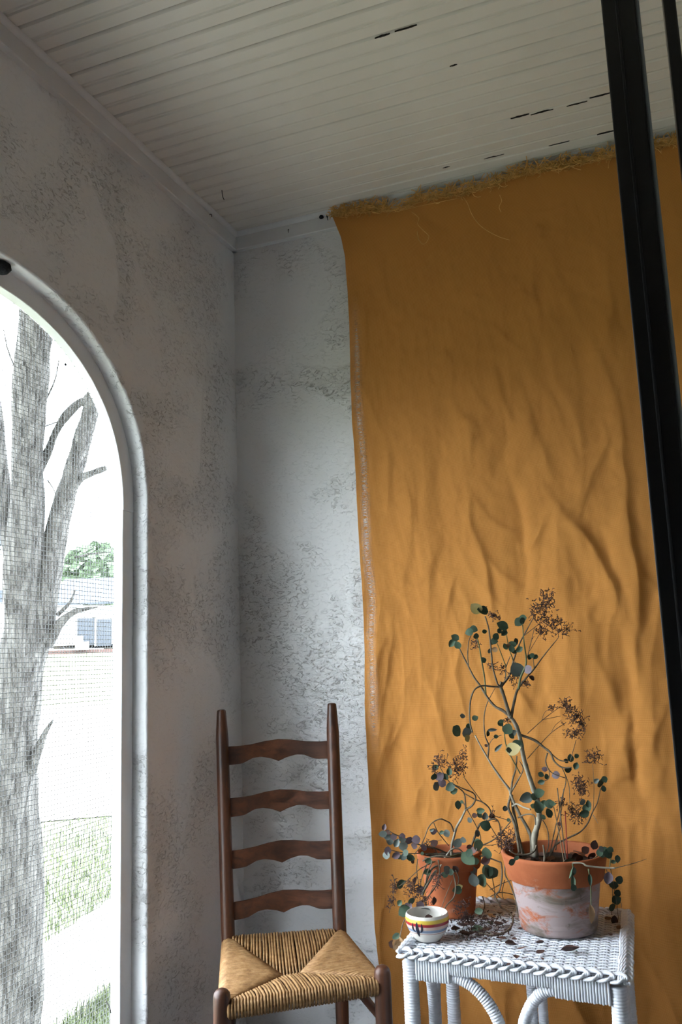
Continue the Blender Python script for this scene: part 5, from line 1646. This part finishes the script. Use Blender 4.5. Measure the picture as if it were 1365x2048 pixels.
tag(o, 'dark crumbs of dried flowers strewn on the table between the pots', 'litter', kind='stuff')

# ------------------------------------------------------------------ black metal door frame in the foreground
DD = 1.2
dp = dep(1229, 0, DD)           # centre line of the wide post
dfr = empty('metal_door_frame', (1.434, -1.53, 0), 'tall black metal door frame standing in front of the orange cloth', 'door frame')
pa = dep(1268, 600, DD)
px0 = dep(1270, 620, DD)[0]


def vbar(name, xa, xb, ya, yb, z0, z1, mat):
    o = MB().box((xa, ya, z0), (xb, yb, z1)).obj(name, M[mat], dfr, False)
    return bevel(o, 0.0025, 2)


FYY = -1.50
cxl = 1.4125
vbar('post', cxl, cxl + 0.046, FYY, FYY + 0.05, 0, ZB, 'black')
vbar('stop_ridge', cxl + 0.019, cxl + 0.023, FYY - 0.0035, FYY + 0.002, 0, ZB, 'black')
vbar('weatherstrip', cxl + 0.046, cxl + 0.0520, FYY + 0.006, FYY + 0.03, 0, ZB, 'gasket')
vbar('post', cxl + 0.084, cxl + 0.101, FYY + 0.01, FYY + 0.045, 0, ZB, 'black')
vbar('cross_rail', cxl + 0.101, XR, FYY + 0.01, FYY + 0.045, 1.97, 2.04, 'black')

# ------------------------------------------------------------------ small hardware
def nail(label, pts, r, name='bent_nail', cat='nail', mat='iron'):
    o = MB().tube(smoothpath(pts, 4), r, 7).obj(name, M[mat])
    tag(o, label, cat)
    return o


a = on(444, 380, 2, ZB); 
nail('thin bent nail hanging from the ceiling boards near the corner', [a + [0, 0, .002], a + [.001, 0, -.012], a + [.004, -.002, -.026], a + [.010, -.004, -.040]], .0013)
b = on(643, 434, 1, -0.034)
o = MB().lathe([(1e-4, -.008), (.006, -.005), (.008, 0), (.005, .006), (1e-4, .008)], 0, 0, 10, .15)
o.v = [(x + b[0], y + b[1], z + b[2]) for x, y, z in o.v]
o = o.obj('dried_bud', M['mud']); tag(o, 'tiny dark dried bud stuck on the trim beside the cloth corner', 'bud')
b = on(655, 436, 1, -0.03)
nail('small dark hook on the trim next to the cloth corner', [b + [0, .006, .006], b + [0, -.006, .006], b + [.003, -.008, -.004], b + [.004, -.004, -.012]], .0014, 'hook', 'hook')
b = on(216, 2003, 0, FX0)
nail('rusty nail sticking out of the white screen frame', [b + [-.006, 0, .0], b + [.012, -.010, -.008], b + [.024, -.020, -.018]], .0016, 'rusty_nail')
b = on(578, 462, 1, -.021)
nail('short painted nail in the back wall trim', [b + [0, .004, .004], b + [0, -.006, .003], b + [.001, -.008, -.010]], .0012, 'trim_nail')
b = on(420, 431, 0, .022)
nail('tiny dark nail in the trim of the arch wall', [b + [-.003, 0, .004], b + [.006, 0, .003], b + [.007, 0, -.006]], .0012, 'trim_nail')
b = on(586, 410, 2, ZB)
# nest under the arch head
b = on(2, 533, 0, -0.030)
mb = MB().lathe([(1e-4, -.022), (.014, -.016), (.022, -.004), (.020, .008), (.010, .014), (1e-4, .016)], 0, 0, 16, .12)
mb.v = [(x * .8 + b[0], y * 1.25 + b[1], z + b[2]) for x, y, z in mb.v]
o = mb.obj('mud_nest', M['mud']); tag(o, 'dark mud nest under the head of the white arch', 'nest')
b = on(131, 729, 0, XM + .004)
mb = MB().lathe([(1e-4, -.004), (.003, -.003), (.0042, 0), (.003, .003), (1e-4, .004)], 0, 0, 8, .1)
mb.v = [(x * .7 + b[0], y + b[1], z + b[2]) for x, y, z in mb.v]
o = mb.obj('insect', M['mud']); tag(o, 'small dark insect clinging to the wire screen', 'insect')
